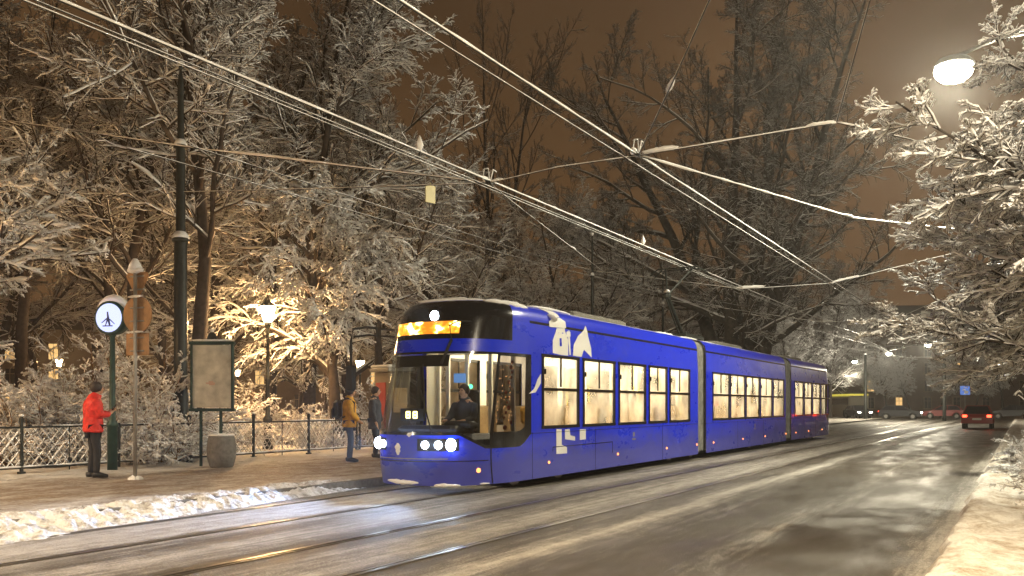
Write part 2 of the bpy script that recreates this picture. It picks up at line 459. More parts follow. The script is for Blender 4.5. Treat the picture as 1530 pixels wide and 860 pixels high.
# ------------------------------------------------------------------ trees
rg=np.random.default_rng(11)
def norm(a): return a/np.maximum(1e-9,np.linalg.norm(a,axis=-1,keepdims=True))
def grow(st,d,L,r0,r1,S,wig,g):
    P=[st]; d=norm(d); p=st.copy(); N=len(st)
    for s in range(S):
        d=norm(d+rg.normal(0,wig,(N,3))+np.array([0,0,1.0])*(g if np.isscalar(g) else np.asarray(g)[:,None]))
        p=p+d*(L/S)[:,None]; P.append(p)
    P=np.stack(P,1); tt=np.linspace(0,1,S+1)[None,:]
    R=r0[:,None]*(1-tt)+r1[:,None]*tt
    return P,R
def kids(P,R,L,k,t0,t1,a0,a1,lf,rf,zfl=1.0,rmin=.004,azb=None):
    N,S1,_=P.shape; S=S1-1
    t=(np.arange(k)[None,:]+rg.random((N,k)))/k*(t1-t0)+t0
    t=np.clip(t,0,.999); x=t*S; i=x.astype(int); f=(x-i)[...,None]
    idx=np.arange(N)[:,None]
    st=P[idx,i]*(1-f)+P[idx,i+1]*f; tan=norm(P[idx,i+1]-P[idx,i])
    rr=R[idx,i]*(1-f[...,0])+R[idx,i+1]*f[...,0]
    v=rg.normal(0,1,(N,k,3)); v[...,2]*=zfl
    v=v-(v*tan).sum(-1,keepdims=True)*tan; v=norm(v)
    a=np.radians(rg.uniform(a0,a1,(N,k)))[...,None]
    d=np.cos(a)*tan+np.sin(a)*v
    ln=L[:,None]*lf*(1-.55*t)*rg.uniform(.65,1.25,(N,k))
    r0=np.maximum(rmin,rr*rf)
    return st.reshape(-1,3),d.reshape(-1,3),ln.reshape(-1),r0.reshape(-1)
def tubes(P,R,k):
    N,S1,_=P.shape
    T=np.empty_like(P); T[:,1:-1]=P[:,2:]-P[:,:-2]; T[:,0]=P[:,1]-P[:,0]; T[:,-1]=P[:,-1]-P[:,-2]; T=norm(T)
    ref=np.where(np.abs(T[...,2:3])<.95,np.array([0,0,1.0]),np.array([1.0,0,0]))
    A=norm(np.cross(T,ref)); B=np.cross(A,T)
    an=np.arange(k)*2*PI/k+PI/2
    V=P[:,:,None,:]+R[:,:,None,None]*(A[:,:,None,:]*np.cos(an)[None,None,:,None]+B[:,:,None,:]*np.sin(an)[None,None,:,None])
    base=(np.arange(N)*S1*k)[:,None,None]+(np.arange(S1-1)*k)[None,:,None]
    j=np.arange(k)[None,None,:]; j2=(np.arange(k)+1)%k; j2=j2[None,None,:]
    Fq=np.stack([base+j,base+j2,base+k+j2,base+k+j],-1).reshape(-1,4)
    return V.reshape(-1,3),Fq
class NM:
    def __init__(s): s.V=[];s.F=[];s.o=0
    def add(s,V,Fq): s.V.append(V); s.F.append(Fq+s.o); s.o+=len(V)
    def mesh(s,name,m,smooth=True):
        V=np.concatenate(s.V).astype(np.float32); Fq=np.concatenate(s.F).astype(np.int32)
        me=D.meshes.new(name); me.vertices.add(len(V)); me.vertices.foreach_set('co',V.ravel())
        me.loops.add(Fq.size); me.loops.foreach_set('vertex_index',Fq.ravel())
        me.polygons.add(len(Fq)); me.polygons.foreach_set('loop_start',np.arange(len(Fq),dtype=np.int32)*4)
        me.update(calc_edges=True); me.materials.append(m)
        me.polygons.foreach_set('use_smooth',np.full(len(Fq),smooth)); 
        return me
def snow_on(nm,P,R,base,k=3,amt=1.0,lump=.35,keep=.9,maxr=.09):
    N,S1,_=P.shape
    T=np.empty_like(P); T[:,1:-1]=P[:,2:]-P[:,:-2]; T[:,0]=P[:,1]-P[:,0]; T[:,-1]=P[:,-1]-P[:,-2]; T=norm(T)
    hz=np.sqrt(np.clip(1-T[...,2]**2,0,1)); hz=np.clip((hz-.35)/.5,0,1)
    sel=rg.random(N)<keep
    sr=np.minimum(base+.55*R,maxr)*hz*(1+rg.normal(0,lump,(N,S1)))*amt
    sr=np.clip(sr,.0005,None); 
    P2=P.copy(); P2[...,2]+=R*.75+sr*.45
    V,Fq=tubes(P2[sel],sr[sel],k); nm.add(V,Fq)

def tree_meshes(name,H,spec,snow,bark,rt,twist=.06,lean=(0,0),limb=None,fork=None,seed=5,sm=(1.0,1.9,1.45,1.0)):
    """spec: list of levels dict(k,t0,t1,a0,a1,lf,rf,S,wig,g,z)"""
    global rg
    rg=np.random.default_rng(seed)
    trunk=NM(); crown=NM(); sn=NM()
    if fork:   # several main stems
        st=np.zeros((fork,3)); az=np.arange(fork)*2*PI/fork+.4
        st[:,0]=np.cos(az)*rt*.35; st[:,1]=np.sin(az)*rt*.35
        d=np.stack([np.cos(az)*.27,np.sin(az)*.27,np.ones(fork)],1); L=np.full(fork,H)*rg.uniform(.85,1,fork)
        P,R=grow(st,d,L,np.full(fork,rt*.62),np.full(fork,rt*.06),12,twist,.02)
        b0=grow(np.array([[0,0,-.2]]),np.array([[0,0,1.0]]),np.array([H*.09]),np.array([rt*1.35]),np.array([rt*.85]),3,.02,0)
        V,Fq=tubes(*b0,10); trunk.add(V,Fq)
    else:
        P,R=grow(np.array([[0,0,-.2]]),np.array([[lean[0],lean[1],1.0]]),np.array([H*.92]),np.array([rt]),np.array([rt*.08]),12,twist,.03)
        R[:,0]*=1.35
        L=np.array([H])
    if fork: L=np.full(fork,H)
    V,Fq=tubes(P,R,9); trunk.add(V,Fq)
    for li,s in enumerate(spec):
        st,d,ln,r0=kids(P,R,L,s['k'],s['t0'],s['t1'],s['a0'],s['a1'],s['lf'],s['rf'],s.get('z',1.0),s.get('rmin',.004))
        if 'up' in s: d[:,2]+=s['up']
        P,R=grow(st,d,ln,r0,np.maximum(r0*.25,s.get('rmin',.004)*.8),s['S'],s['wig'],s['g']); L=ln
        big = li==0
        V,Fq=tubes(P,R,6 if li==0 else 4 if li==1 else 3); (trunk if big else crown).add(V,Fq)
        snow_on(sn,P,R,snow*sm[min(li,3)],k=5 if li<1 else 4 if li<2 else 3,lump=.22 if li<2 else .3,keep=.95 if li<2 else .85, maxr=s.get('maxr',.09))
    return (trunk.mesh(name+'_trunk',bark),crown.mesh(name+'_crown',bark),sn.mesh(name+'_snow',M['snow_fine']))

def plant_tree(meshes,loc,rz,sc,label,name='snowy_tree',cat='tree',group=None,tilt=(0,0)):
    e=empty(name,loc,rz,label,cat,group); e.scale=(sc if not isinstance(sc,tuple) else 1,)*3 if not isinstance(sc,tuple) else sc
    e.rotation_euler=(tilt[0],tilt[1],rz)
    for nm,me in zip(('trunk','crown','snow_cover'),meshes):
        o=D.objects.new(nm,me); C.objects.link(o); o.parent=e
    return e

big_spec=[dict(k=20,t0=.12,t1=.97,a0=45,a1=78,lf=.52,rf=.55,S=9,wig=.10,g=.035,z=.6,up=.25,rmin=.03),
          dict(k=13,t0=.10,t1=.98,a0=25,a1=65,lf=.46,rf=.6,S=6,wig=.11,g=.01,z=.55,rmin=.016),
          dict(k=10,t0=.08,t1=.98,a0=25,a1=65,lf=.50,rf=.6,S=4,wig=.12,g=.0,z=.6,rmin=.010),
          dict(k=6,t0=.1,t1=1.0,a0=20,a1=55,lf=.60,rf=.6,S=3,wig=.12,g=-.02,z=.6,rmin=.008)]
high_spec=[dict(big_spec[0],t0=.30,k=17,lf=.46)]+big_spec[1:]
high=tree_meshes('park_tree_c',19,high_spec,.015,M['bark'],.26,twist=.08)
big=[tree_meshes('park_tree_a',19,big_spec,.017,M['bark'],.30), tree_meshes('park_tree_b',19,big_spec,.017,M['bark'],.26,twist=.09,seed=41)]
tall_spec=[dict(k=14,t0=.3,t1=.97,a0=20,a1=42,lf=.42,rf=.5,S=9,wig=.06,g=.09,z=1,rmin=.02),
          dict(k=9,t0=.15,t1=.98,a0=22,a1=50,lf=.40,rf=.55,S=6,wig=.09,g=.05,z=1,rmin=.010),
          dict(k=8,t0=.12,t1=.98,a0=22,a1=50,lf=.42,rf=.6,S=4,wig=.1,g=.03,z=1,rmin=.007),
          dict(k=5,t0=.1,t1=1.0,a0=20,a1=55,lf=.42,rf=.6,S=2,wig=.12,g=.02,z=1,rmin=.006)]
tall=tree_meshes('slender_tree',20,tall_spec,.003,M['bark'],.20)
giant_spec=[dict(k=12,t0=.12,t1=.97,a0=30,a1=68,lf=.50,rf=.5,S=10,wig=.10,g=.04,z=.9,rmin=.04),
          dict(k=11,t0=.12,t1=.98,a0=25,a1=60,lf=.45,rf=.55,S=7,wig=.12,g=.03,z=.8,rmin=.020),
          dict(k=10,t0=.12,t1=.98,a0=25,a1=60,lf=.46,rf=.6,S=4,wig=.13,g=.02,z=.9,rmin=.014),
          dict(k=10,t0=.1,t1=1.0,a0=25,a1=60,lf=.50,rf=.6,S=2,wig=.14,g=.02,z=1,rmin=.012)]
giant=tree_meshes('giant_tree',26,giant_spec,.004,M['bark_big'],.80,fork=4,twist=.05,seed=21)
weep_spec=[dict(k=20,t0=.25,t1=.97,a0=30,a1=60,lf=.62,rf=.5,S=12,wig=.06,g=-.11,z=.7,up=.35,rmin=.018),
          dict(k=15,t0=.12,t1=.99,a0=25,a1=60,lf=.40,rf=.6,S=8,wig=.09,g=-.13,z=.8,rmin=.009,),
          dict(k=12,t0=.1,t1=.99,a0=20,a1=60,lf=.46,rf=.6,S=5,wig=.12,g=-.15,z=.9,rmin=.007),
          dict(k=7,t0=.1,t1=1.0,a0=20,a1=60,lf=.45,rf=.6,S=2,wig=.14,g=-.15,z=.9,rmin=.006)]
weep=tree_meshes('weeping_tree',9.0,weep_spec,.018,M['bark'],.24,lean=(.05,.12),twist=.07)
street_spec=[dict(k=24,t0=.36,t1=.97,a0=38,a1=72,lf=.50,rf=.5,S=8,wig=.08,g=.01,z=.8,up=.15,rmin=.014),
          dict(k=15,t0=.10,t1=.99,a0=25,a1=58,lf=.42,rf=.6,S=6,wig=.1,g=-.012,z=.9,rmin=.008),
          dict(k=11,t0=.08,t1=.99,a0=25,a1=60,lf=.42,rf=.6,S=4,wig=.14,g=-.02,z=.9,rmin=.005),
          dict(k=9,t0=.1,t1=1.0,a0=25,a1=65,lf=.55,rf=.6,S=3,wig=.16,g=-.02,z=.9,rmin=.004)]
street=[tree_meshes('street_tree_a',7.2,street_spec,.0155,M['bark_grey'],.13,seed=31,sm=(1,1.2,1.1,.95)), tree_meshes('street_tree_b',7.2,street_spec,.0155,M['bark_grey'],.12,twist=.09,seed=32,sm=(1,1.2,1.1,.95))]
low_spec=[dict(k=16,t0=.25,t1=.97,a0=50,a1=80,lf=.60,rf=.5,S=8,wig=.08,g=.0,z=.5,up=.1,rmin=.02),
          dict(k=11,t0=.12,t1=.99,a0=25,a1=55,lf=.45,rf=.6,S=6,wig=.1,g=-.02,z=.5,rmin=.010),
          dict(k=10,t0=.1,t1=.99,a0=25,a1=60,lf=.40,rf=.6,S=4,wig=.12,g=-.02,z=.6,rmin=.007),
          dict(k=5,t0=.1,t1=1.0,a0=25,a1=60,lf=.42,rf=.6,S=3,wig=.14,g=-.02,z=.7,rmin=.005)]
lowt=tree_meshes('low_tree',7.0,low_spec,.016,M['bark'],.20)
def shrub_mesh(name,H,n):
    crown=NM(); sn=NM()
    st=np.zeros((n,3)); st[:,:2]=rg.normal(0,.12,(n,2)); d=rg.normal(0,.55,(n,3)); d[:,2]=1
    L=np.full(n,H)*rg.uniform(.7,1.3,n)
    P,R=grow(st,d,L,np.full(n,.016),np.full(n,.006),9,.08,-.09)
    V,Fq=tubes(P,R,4); crown.add(V,Fq); snow_on(sn,P,R,.014,4)
    for k,lf,S in ((9,.4,5),(7,.42,4),(3,.4,3)):
        a,b_,c,r=kids(P,R,L,k,.15,1,25,60,lf,.6,.9,.004); P,R=grow(a,b_,c,r,r*.6,S,.13,-.05); L=c
        V,Fq=tubes(P,R,3); crown.add(V,Fq); snow_on(sn,P,R,.015,3,lump=.45)
    return crown.mesh(name+'_stems',M['leaf']), sn.mesh(name+'_snow',M['snow_fine'])
shrubs=[shrub_mesh('shrub_a',2.0,26),shrub_mesh('shrub_b',1.6,30)]
def plant_shrub(ms,loc,rz,sc,label):
    e=empty('snowy_shrub',loc,rz,label,'shrub','snowy shrubs in the park behind the railings'); e.scale=(sc,)*3
    for nm,me in zip(('stems','snow_cover'),ms):
        o=D.objects.new(nm,me); C.objects.link(o); o.parent=e

PG='snowy park trees behind the tram stop'
plant_tree(high,UT(288,26),.6,1.0,'snow covered park tree whose dark slanting trunk rises right beside the tall mast',group=PG,tilt=(.0,.03))
plant_tree(lowt,UT(-50,20.5),2.1,1.15,'low snowy tree at the left picture edge with a dark limb reaching over the shrubs',group=PG)
plant_tree(weep,UT(505,29.5),.9,1.0,'weeping snow laden tree with a leaning trunk behind the yellow jacket person',group=PG)
park_list=[
 (30,33,.3,1,0,'tall snow dusted park tree behind the leftmost railings, nearest the picture corner'),
 (150,37,1.3,0,.95,'broad snowy park tree rising behind the round clock'),
 (-120,36,3.3,0,1.0,'snowy park tree outside the left edge whose limbs cross the top left corner'),
 (400,38,2.2,1,1.05,'big snowy park tree standing right behind the park lantern'),
 (250,52,4.4,0,1.1,'park tree further back between the clock and the notice board'),
 (60,55,5.2,1,1.15,'distant park tree far behind the red jacket person'),
 (520,45,5.7,0,1.05,'tall park tree behind the leaning weeping tree, left of the tram'),
 (600,58,3.9,1,1.0,'park tree seen above the left half of the tram windscreen'),
 (690,62,0.5,0,.80,'mid height park tree seen just above the tram front roof'),
 (790,64,2.9,1,.85,'lower park tree above the first windows of the tram'),
 (870,72,1.1,0,.85,'park tree above the middle of the front tram section'),
 (950,78,4.9,1,.70,'park tree behind the raised pantograph'),
 (1030,84,.2,0,.62,'small far park tree between the pantograph and the giant tree'),
 (1160,92,3.0,1,.72,'far dark tree right of the giant trunk above the middle tram section'),
 (1215,104,1.8,0,.95,'far dark tree above the rear tram section'),
 (1268,112,5.0,1,.85,'far dark tree just past the tail of the tram'),
 (195,29,2.7,0,.9,'snowy park tree right behind the brown sign backs'),
 (455,33,1.9,1,1.05,'snowy park tree whose crown fills the gap between lantern and weeping tree'),
 (575,36,4.1,0,.8,'snowy park tree right behind the tram mirror'),
 (660,44,3.1,1,.78,'snowy park tree directly behind the tram nose'),
 (330,44,5.1,0,1.15,'tall park tree high above the notice board'),
 (820,50,1.9,1,.74,'park tree directly above the second tram window'),
 (900,58,.9,0,.74,'park tree just left of the pantograph'),
 (-10,45,.9,1,1.1,'tall park tree at the left picture edge, second row'),
 (970,66,3.9,1,.66,'park tree just left of the giant tree'),
 (1040,100,3.9,1,.95,'hazy far tree behind the left stems of the giant tree'),
 (1110,110,1.9,0,1.0,'hazy far tree straight behind the giant trunk'),
 (1190,84,3.9,1,.62,'park tree just right of the giant trunk'),
 (1240,96,2.2,0,.75,'dark tree above the second tram joint'),
 (340,70,0.1,1,1.1,'far park tree glimpsed between the mast and the lantern'),
 (450,75,1.9,0,1.1,'far park tree glimpsed right of the lantern'),
]
for (u,t,rz,pi,sc,lab) in park_list:
    plant_tree(high if t<40 and t>28 else big[pi if pi in (0,1) else 0],UT(u,t),rz,sc if sc else 1.0,lab,group=PG)
plant_tree(tall,UT(728,66),.5,1.45,'slender bare tree poking up into the brown sky, left of its twin','bare_tree',group='slender bare trees against the sky')
plant_tree(tall,UT(752,69),2.5,1.55,'slender bare tree poking up into the brown sky, right of its twin','bare_tree',group='slender bare trees against the sky')
plant_tree(giant,UT(1108,52),1.0,1.0,'giant bare tree with several thick stems rising behind the middle of the tram','giant_tree')
SG='snow laden trees along the right pavement'
plant_tree(street[0],(13.4,-1.25,.1),2.3,(1.22,1.22,1.0),'nearest and brightest snow laden street tree leaning in from the right edge','street_tree',group=SG,tilt=(.30,.05))
plant_tree(street[1],(16.6,-1.25,.1),4.0,(1.12,1.12,.92),'second snow laden street tree, just behind the nearest one','street_tree',group=SG,tilt=(.2,0))
plant_tree(street[1],(14.8,-1.5,.1),1.2,(1.15,1.15,.78),'low wide snow laden street tree filling the gap right behind the nearest one','street_tree',group=SG,tilt=(.12,0))
plant_tree(street[0],(21.5,-1.0,.1),4.2,(1.1,1.1,.85),'third snow laden street tree along the right pavement','street_tree',group=SG)
plant_tree(street[1],(28,-.8,.1),5.5,(1.15,1.15,.95),'fourth snow laden street tree along the right pavement','street_tree',group=SG)
plant_tree(street[0],(39,-.6,.1),1.5,1.15,'fifth snow laden street tree, right of the dark red car','street_tree',group=SG)
plant_tree(street[1],(56,-1.0,.1),3.5,1.2,'farthest snow laden street tree of the right pavement','street_tree',group=SG)
for i,(u,t,sc,lab) in enumerate([(1325,108,1.15,'small snowy tree left of the others in the clump beyond the crossing'),(1362,110,1.15,'snowy tree in the middle of the clump beyond the crossing'),
        (1405,107,1.15,'snowy tree beside the blue sign beyond the crossing'),(1455,110,1.2,'snowy tree beyond the crossing, straight above the dark red car'),(1500,107,1.3,'snowy tree beyond the crossing nearest the right edge')]):
    plant_tree(street[i%2],UT(u,t,0),i*1.3,sc,lab,'street_tree',group='snowy trees beyond the crossing')
shl=[(20,20.0,1.0,'snowy shrub behind the railings at the left edge'),(75,20.8,1.15,'snowy shrub behind the railings left of the red jacket person'),
 (120,21.8,1.2,'snowy shrub right behind the red jacket person'),(180,20.6,1.1,'snowy shrub behind the clock pole'),(215,22.2,1.3,'tall snowy shrub behind the brown sign backs'),
 (250,20.3,.95,'low snowy shrub at the left foot of the mast'),(160,25,1.3,'snowy shrub farther back between clock and red jacket person'),(60,27,1.4,'big snowy shrub in the second row at the far left'),
 (330,27,.9,'low snowy shrub behind the notice board'),(430,31,.9,'low snowy shrub right of the lantern post'),(375,30,.85,'low snowy shrub left of the lantern post'),
 (470,27,.75,'small snowy shrub at the foot of the weeping tree'),(545,31,.9,'snowy shrub behind the two waiting passengers'),(240,30,1.3,'snowy shrub in the back row, half hidden by the mast')]
for i,(u,t,sc,lab) in enumerate(shl): plant_shrub(shrubs[i%2],UT(u,t,.1),i*1.7,sc,lab)

# ------------------------------------------------------------------ TRAM (local origin at nose tip on the track axis)
TX,TY=12.0,8.96; TL=32.4; HW=1.2
tram=empty('tram',(TX,TY,0),0,'long dark blue three section tram with glowing windows standing at the stop','tram')
P_SE=.77
def hw(z): return HW if z<2.4 else HW-.035*min(1,(z-2.4)/.64)
COVE=[(3.04,1.0),(3.12,.992),(3.20,.965),(3.27,.925),(3.32,.865),(3.36,.76),(3.385,.60),(3.40,.001)]
def cs(z):
    if z<=3.04: return 1
    for (a,s),(b,q) in zip(COVE,COVE[1:]):
        if z<=b: return s+(q-s)*(z-a)/(b-a)
    return .001
def nose(phi,z,off=0.0,mir=False):
    L=2.2*(1-.34*max(0,min(1,(z-1.0)/2.2)))
    if z<.5: L-= .10*(.5-z)/.35
    c=abs(math.cos(phi))**P_SE; s=abs(math.sin(phi))**P_SE
    k=cs(z)
    x=2.2-(L+off)*c*k; y=(hw(z)+off)*s*k*(1 if phi>=0 else -1)
    y=-y
    if mir: x=TL-x
    return (x,y,z)
def patch(mb,p0,p1,n,zlo,zhi,m,off=0.0,mir=False,thick=0):
    def col(i): 
        ph=p0+(p1-p0)*i/n; a=zlo(ph) if callable(zlo) else zlo; b=zhi(ph) if callable(zhi) else zhi
        return [nose(ph,a+(b-a)*j/m,off,mir) for j in range(m+1)]
    vs=[];
    for i in range(n+1): vs+=col(i)
    mb.add(vs,[(i*(m+1)+j,(i+1)*(m+1)+j,(i+1)*(m+1)+j+1,i*(m+1)+j+1) for i in range(n) for j in range(m)])
R=math.radians
def zl(ph):     # bottom edge of the black glazing
    a=abs(math.degrees(ph))
    if a<38: return 1.0
    if a<58: return 1.0-(a-38)/20*.24
    if a<82: return .76
    return .76+((a-82)/8)**2*.22
GL0,GL1=R(61),R(63.5)
for mir in (False,True):
    m=MB(); patch(m,R(-90),R(90),60,.15,zl,5,mir=mir); m.build('nose_shell' if not mir else 'tail_shell',M['paint'],tram,True); m=MB(); patch(m,R(-90),R(90),60,2.42,2.64,2,mir=mir)
    patch(m,R(74),R(90),8,2.64,3.0,3,mir=mir); patch(m,R(-90),R(-74),8,2.64,3.0,3,mir=mir)
    m.build('brow_band',M['paint'],tram,True)
    m=MB(); patch(m,R(-74),R(74),50,2.64,3.335,9,mir=mir)
    m.build('display_fascia',M['black'],tram,True)
    m=MB(); patch(m,R(-90),R(90),60,3.335,3.40,5,mir=mir); patch(m,R(74),R(90),8,3.0,3.335,7,mir=mir); patch(m,R(-90),R(-74),8,3.0,3.335,7,mir=mir)
    m.build('roof_cap',M['roofpaint'],tram,True)
    m=MB(); patch(m,-GL0,GL0,40,lambda p:zl(p)+.05,2.38,8,mir=mir); m.build('windscreen',M['glass'] if not mir else M['dark_glass'],tram,True)
    # black surround of windscreen
    m=MB(); patch(m,-GL1,GL1,44,zl,lambda p:zl(p)+.05,1,mir=mir); patch(m,-GL1,GL1,44,2.38,2.42,1,mir=mir)
    for s in (-1,1):
        patch(m,min(s*GL0,s*GL1),max(s*GL0,s*GL1),2,lambda p:zl(p)+.05,2.38,8,mir=mir)
        patch(m,min(s*R(86.5),s*R(90)),max(s*R(86.5),s*R(90)),6,zl,2.42,8,mir=mir)
        patch(m,min(s*GL1,s*R(86.5)),max(s*GL1,s*R(86.5)),8,zl,lambda p:zl(p)+.28,2,mir=mir)
        patch(m,min(s*GL1,s*R(86.5)),max(s*GL1,s*R(86.5)),8,2.36,2.42,1,mir=mir)
    m.build('glazing_surround',M['black'],tram,True)
    for s in (-1,1):
        m=MB(); patch(m,min(s*GL1,s*R(86.5)),max(s*GL1,s*R(86.5)),8,lambda p:zl(p)+.28,2.36,6,mir=mir)
        m.build('cab_side_window',M['dark_glass'],tram,True)
def lx(u): return XonY(u,TY-HW)-TX
def lz(u,v):
    dx=(u-CU)/F; t=(TY-HW)/(ST-dx*CT); return CAMH-(v-CV)/F*t
secs=[(2.2,lx(1043)),(lx(1055),lx(1174)),(lx(1182),TL-2.2)]
wins=[[(811,864),(872,918),(925,964),(970,996),(1001,1030)],
      [(1065,1089.5),(1091.5,1113),(1115,1134.5),(1136.5,1153.5),(1155.5,1171)],
      [(1187.5,1200),(1202,1212.5),(1214.5,1225),(1227,1236.5),(1238,1246)]]
WB,WT=1.06,2.46
tube_strip=MB(); inner=MB(); floor=MB(); seats=[]
for si,((xa,xb),ws) in enumerate(zip(secs,wins)):
    wx=[(max(xa+.06,lx(a)),min(xb-.04 if si<2 else TL-2.3,lx(b_))) for a,b_ in ws]
    side=MB()
    for s in (-1,1):
        y=s*HW
        def q(x0,x1,z0,z1):
            side.add([(x0,s*hw(z0),z0),(x1,s*hw(z0),z0),(x1,s*hw(z1),z1),(x0,s*hw(z1),z1)],[(0,1,2,3)])
            if z0>=.9: inner.add([(x0,s*(hw(z0)-.07),z0),(x1,s*(hw(z0)-.07),z0),(x1,s*(hw(z1)-.07),z1),(x0,s*(hw(z1)-.07),z1)],[(0,1,2,3)])
        q(xa,xb,.15,.9); q(xa,xb,.9,WB); q(xa,xb,WT,3.0)
        cur=xa
        for (a,b_) in wx: q(cur,a,WB,WT); cur=b_
        q(cur,xb,WB,WT)
        inner.add([(xa,s*(HW-.07),.35),(xb,s*(HW-.07),.35),(xb,s*(HW-.07),.9),(xa,s*(HW-.07),.9)],[(0,1,2,3)])
    # end bulkhead rims
    side.build('body_section',M['paint'],tram,False)
    g=MB()
    for s in (-1,1): g.box(((xa+xb)/2,s*(hw(3.0)-.012),3.02),(xb-xa,.03,.045))
    g.build('roof_gutter',M['black'],tram)
    roof=MB(); prof=[(hw(3.04)*s_,z_) for z_,s_ in COVE]; prof=[(y_,z_) for y_,z_ in prof]+[(-y_,z_) for y_,z_ in reversed(prof[:-1])]
    vs=[];fs=[];n=len(prof); nx=max(8,int((xb-xa)*3))
    for i in range(nx+1):
        x=xa+(xb-xa)*i/nx
        for (y_,z_) in prof: vs.append((x,y_,z_))
    for i in range(nx):
        for j in range(n-1): fs.append((i*n+j,i*n+j+1,(i+1)*n+j+1,(i+1)*n+j))
    roof.add(vs,fs); roof.build('roof',M['roofpaint'],tram,True)
    for s in (-1,1):
        for wi,(a,b_) in enumerate(wx):
            narrow = (b_-a)<1.15 and si==0 and wi==3
            fr=MB(); y=s*(HW+.004); t=.055
            y=s*(HW-.012); d=.05
            fr.box(((a+b_)/2,y,WB+t/2),(b_-a+.10,d,t)); fr.box(((a+b_)/2,y,WT-t/2),(b_-a+.10,d,t))
            fr.box((a,y,(WB+WT)/2),(.075,d,WT-WB-2*t)); fr.box((b_,y,(WB+WT)/2),(.075,d,WT-WB-2*t))
            if not narrow:
                zz=1.80; fr.box(((a+b_)/2,y,zz),(b_-a-.08,d,.055))
                fr.box(((a+b_)/2,y,(zz+WT)/2),(.028,d*.8,WT-zz-.1))
                fr.box((a+.09,y-s*.0,(zz+WT)/2),(.02,d*1.3,.10))
            fo=fr.build('window',M['black'],tram)
            pn=MB(); pn.add([(a+.03,s*(HW-.02),WB+.04),(b_-.03,s*(HW-.02),WB+.04),(b_-.03,s*(HW-.02),WT-.04),(a+.03,s*(HW-.02),WT-.04)],[(0,1,2,3)])
            pn.build('pane',M['fogglass'],fo)
    # interior
    inner.add([(xa,-1.1,2.72),(xb,-1.1,2.72),(xb,1.1,2.72),(xa,1.1,2.72)],[(0,1,2,3)])
    floor.box(((xa+xb)/2,0,.36),(xb-xa,2.24,.04))
    for s in (-1,1): tube_strip.box(((xa+xb)/2,s*.55,2.69),(xb-xa-.5,.16,.03))
inner.add([(1.9,-1.1,2.72),(2.2,-1.1,2.72),(2.2,1.1,2.72),(1.9,1.1,2.72)],[(0,1,2,3)])
inner.build('interior_lining',M['cream'],tram,fix=False)
floor.build('floor',mat('lino',(.12,.12,.12),.6),tram)
tube_strip.build('ceiling_light',M['tubelight'],tram)
# seats
x=3.6
for si,(xa,xb) in enumerate(secs):
    x=xa+ (1.2 if si==0 else .7)
    while x<min(xb,TL-2.6)-.5:
        for s in (-1,1):
            m=MB(); m.box((x,s*.78,.80),(.42,.80,.08),bev=.02); m.box((x+.21,s*.78,1.14),(.07,.80,.70),bev=.03); m.box((x,s*.78,.57),(.30,.6,.38))
            m.build('seat',M['seat'],tram)
        x+=1.62
# grab poles
m=MB()
for xx in (4.0,6.5,9.2,11.0,14.5,17,20,23,26,28.5):
    m.tube([(xx,-.35,.38),(xx,-.35,2.7)],.018,6); m.tube([(xx+.3,.35,.38),(xx+.3,.35,2.7)],.018,6)
m.build('grab_poles',mat('yellow_pole',(.7,.5,.05),.4),tram)
# cab bulkhead
m=MB()
for y_ in (-1.08,-.62,-.12,.42,.86,1.08): m.box((2.55,y_,1.65),(.05,.075,1.7))
m.box((2.55,0,2.60),(.05,2.16,.24)); m.box((2.55,.0,.62),(.05,2.16,.5)); m.box((2.56,.64,1.15),(.03,.44,.55))
m.build('cab_bulkhead',M['cream'],tram)
m=MB(); m.box((1.25,0,.74),(1.2,1.75,.5),bev=.08); m.box((1.0,.15,1.06),(.5,1.25,.16),bev=.06); m.box((1.15,-.35,1.16),(.25,.6,.12),bev=.04); m.build('dashboard',M['dash'],tram,False)
m=MB(); m.box((1.72,.0,.9),(.5,.5,.1),bev=.03); m.box((1.98,-.0,1.35),(.1,.46,.85),bev=.04); o=m.build('driver_seat',M['dash'],tram)
m=MB(); m.box((2.3,.42,2.02),(.05,.26,.18),bev=.01); m.build('cab_screen',emit_mat('screen_blue',(.25,.5,1),.5),tram)
# sun blind
m=MB(); patch(m,R(-44),R(20),20,2.16,2.36,1,off=-.06); m.build('sun_blind',M['rubber'],tram,True)
# LED route board in the windscreen
bx=MB(); bx.box((.62,.30,1.33),(.08,.50,.22),bev=.01); bd=bx.build('route_board',M['rubber'],tram)
dg=MB()
for cy in (.37,.22):
    for dy_,dz_,w_,h_ in ((0,.05,.08,.025),(0,-.05,.08,.025),(.035,0,.02,.1),(-.035,0,.02,.1),(0,0,.08,.02)):
        dg.box((.575,cy+dy_,1.33+dz_),(.008,w_,h_))
dg.build('led_digits',M['yellow_led'],bd)
m=MB(); m.sphere((2.5,.30,1.86),.045,10,8); m.build('door_button_light',M['green_led'],tram)
# destination display
def on_nose(phi,z,off): return nose(phi,z,off)
m=MB(); patch(m,R(-47),R(25),26,2.73,2.95,3,off=.006); ds=m.build('destination_display',led_material(),tram,True)
# top headlight
def disc(c,r,d,mname,parent,name,n=18,nrm=(-1,0,0)):
    m=MB(); nv=Vector(nrm).normalized(); m.tube([Vector(c),Vector(c)+nv*d*.6,Vector(c)+nv*d],[r,r*.95,r*.6],n); return m.build(name,M[mname],parent,False)
pt=nose(R(3),3.07,0)
m=MB(); m.box((pt[0]+.02,pt[1],3.05),(.10,.34,.16),bev=.03); hl=m.build('top_headlight',M['black'],tram)
disc((pt[0]-.03,pt[1],3.05),.085,.03,'topglow',hl,'lens')
spot_light('top_headlight_beam',(pt[0]-.12,pt[1],3.05),(-14,pt[1],.6),160,(.8,.9,1),70,parent=tram)
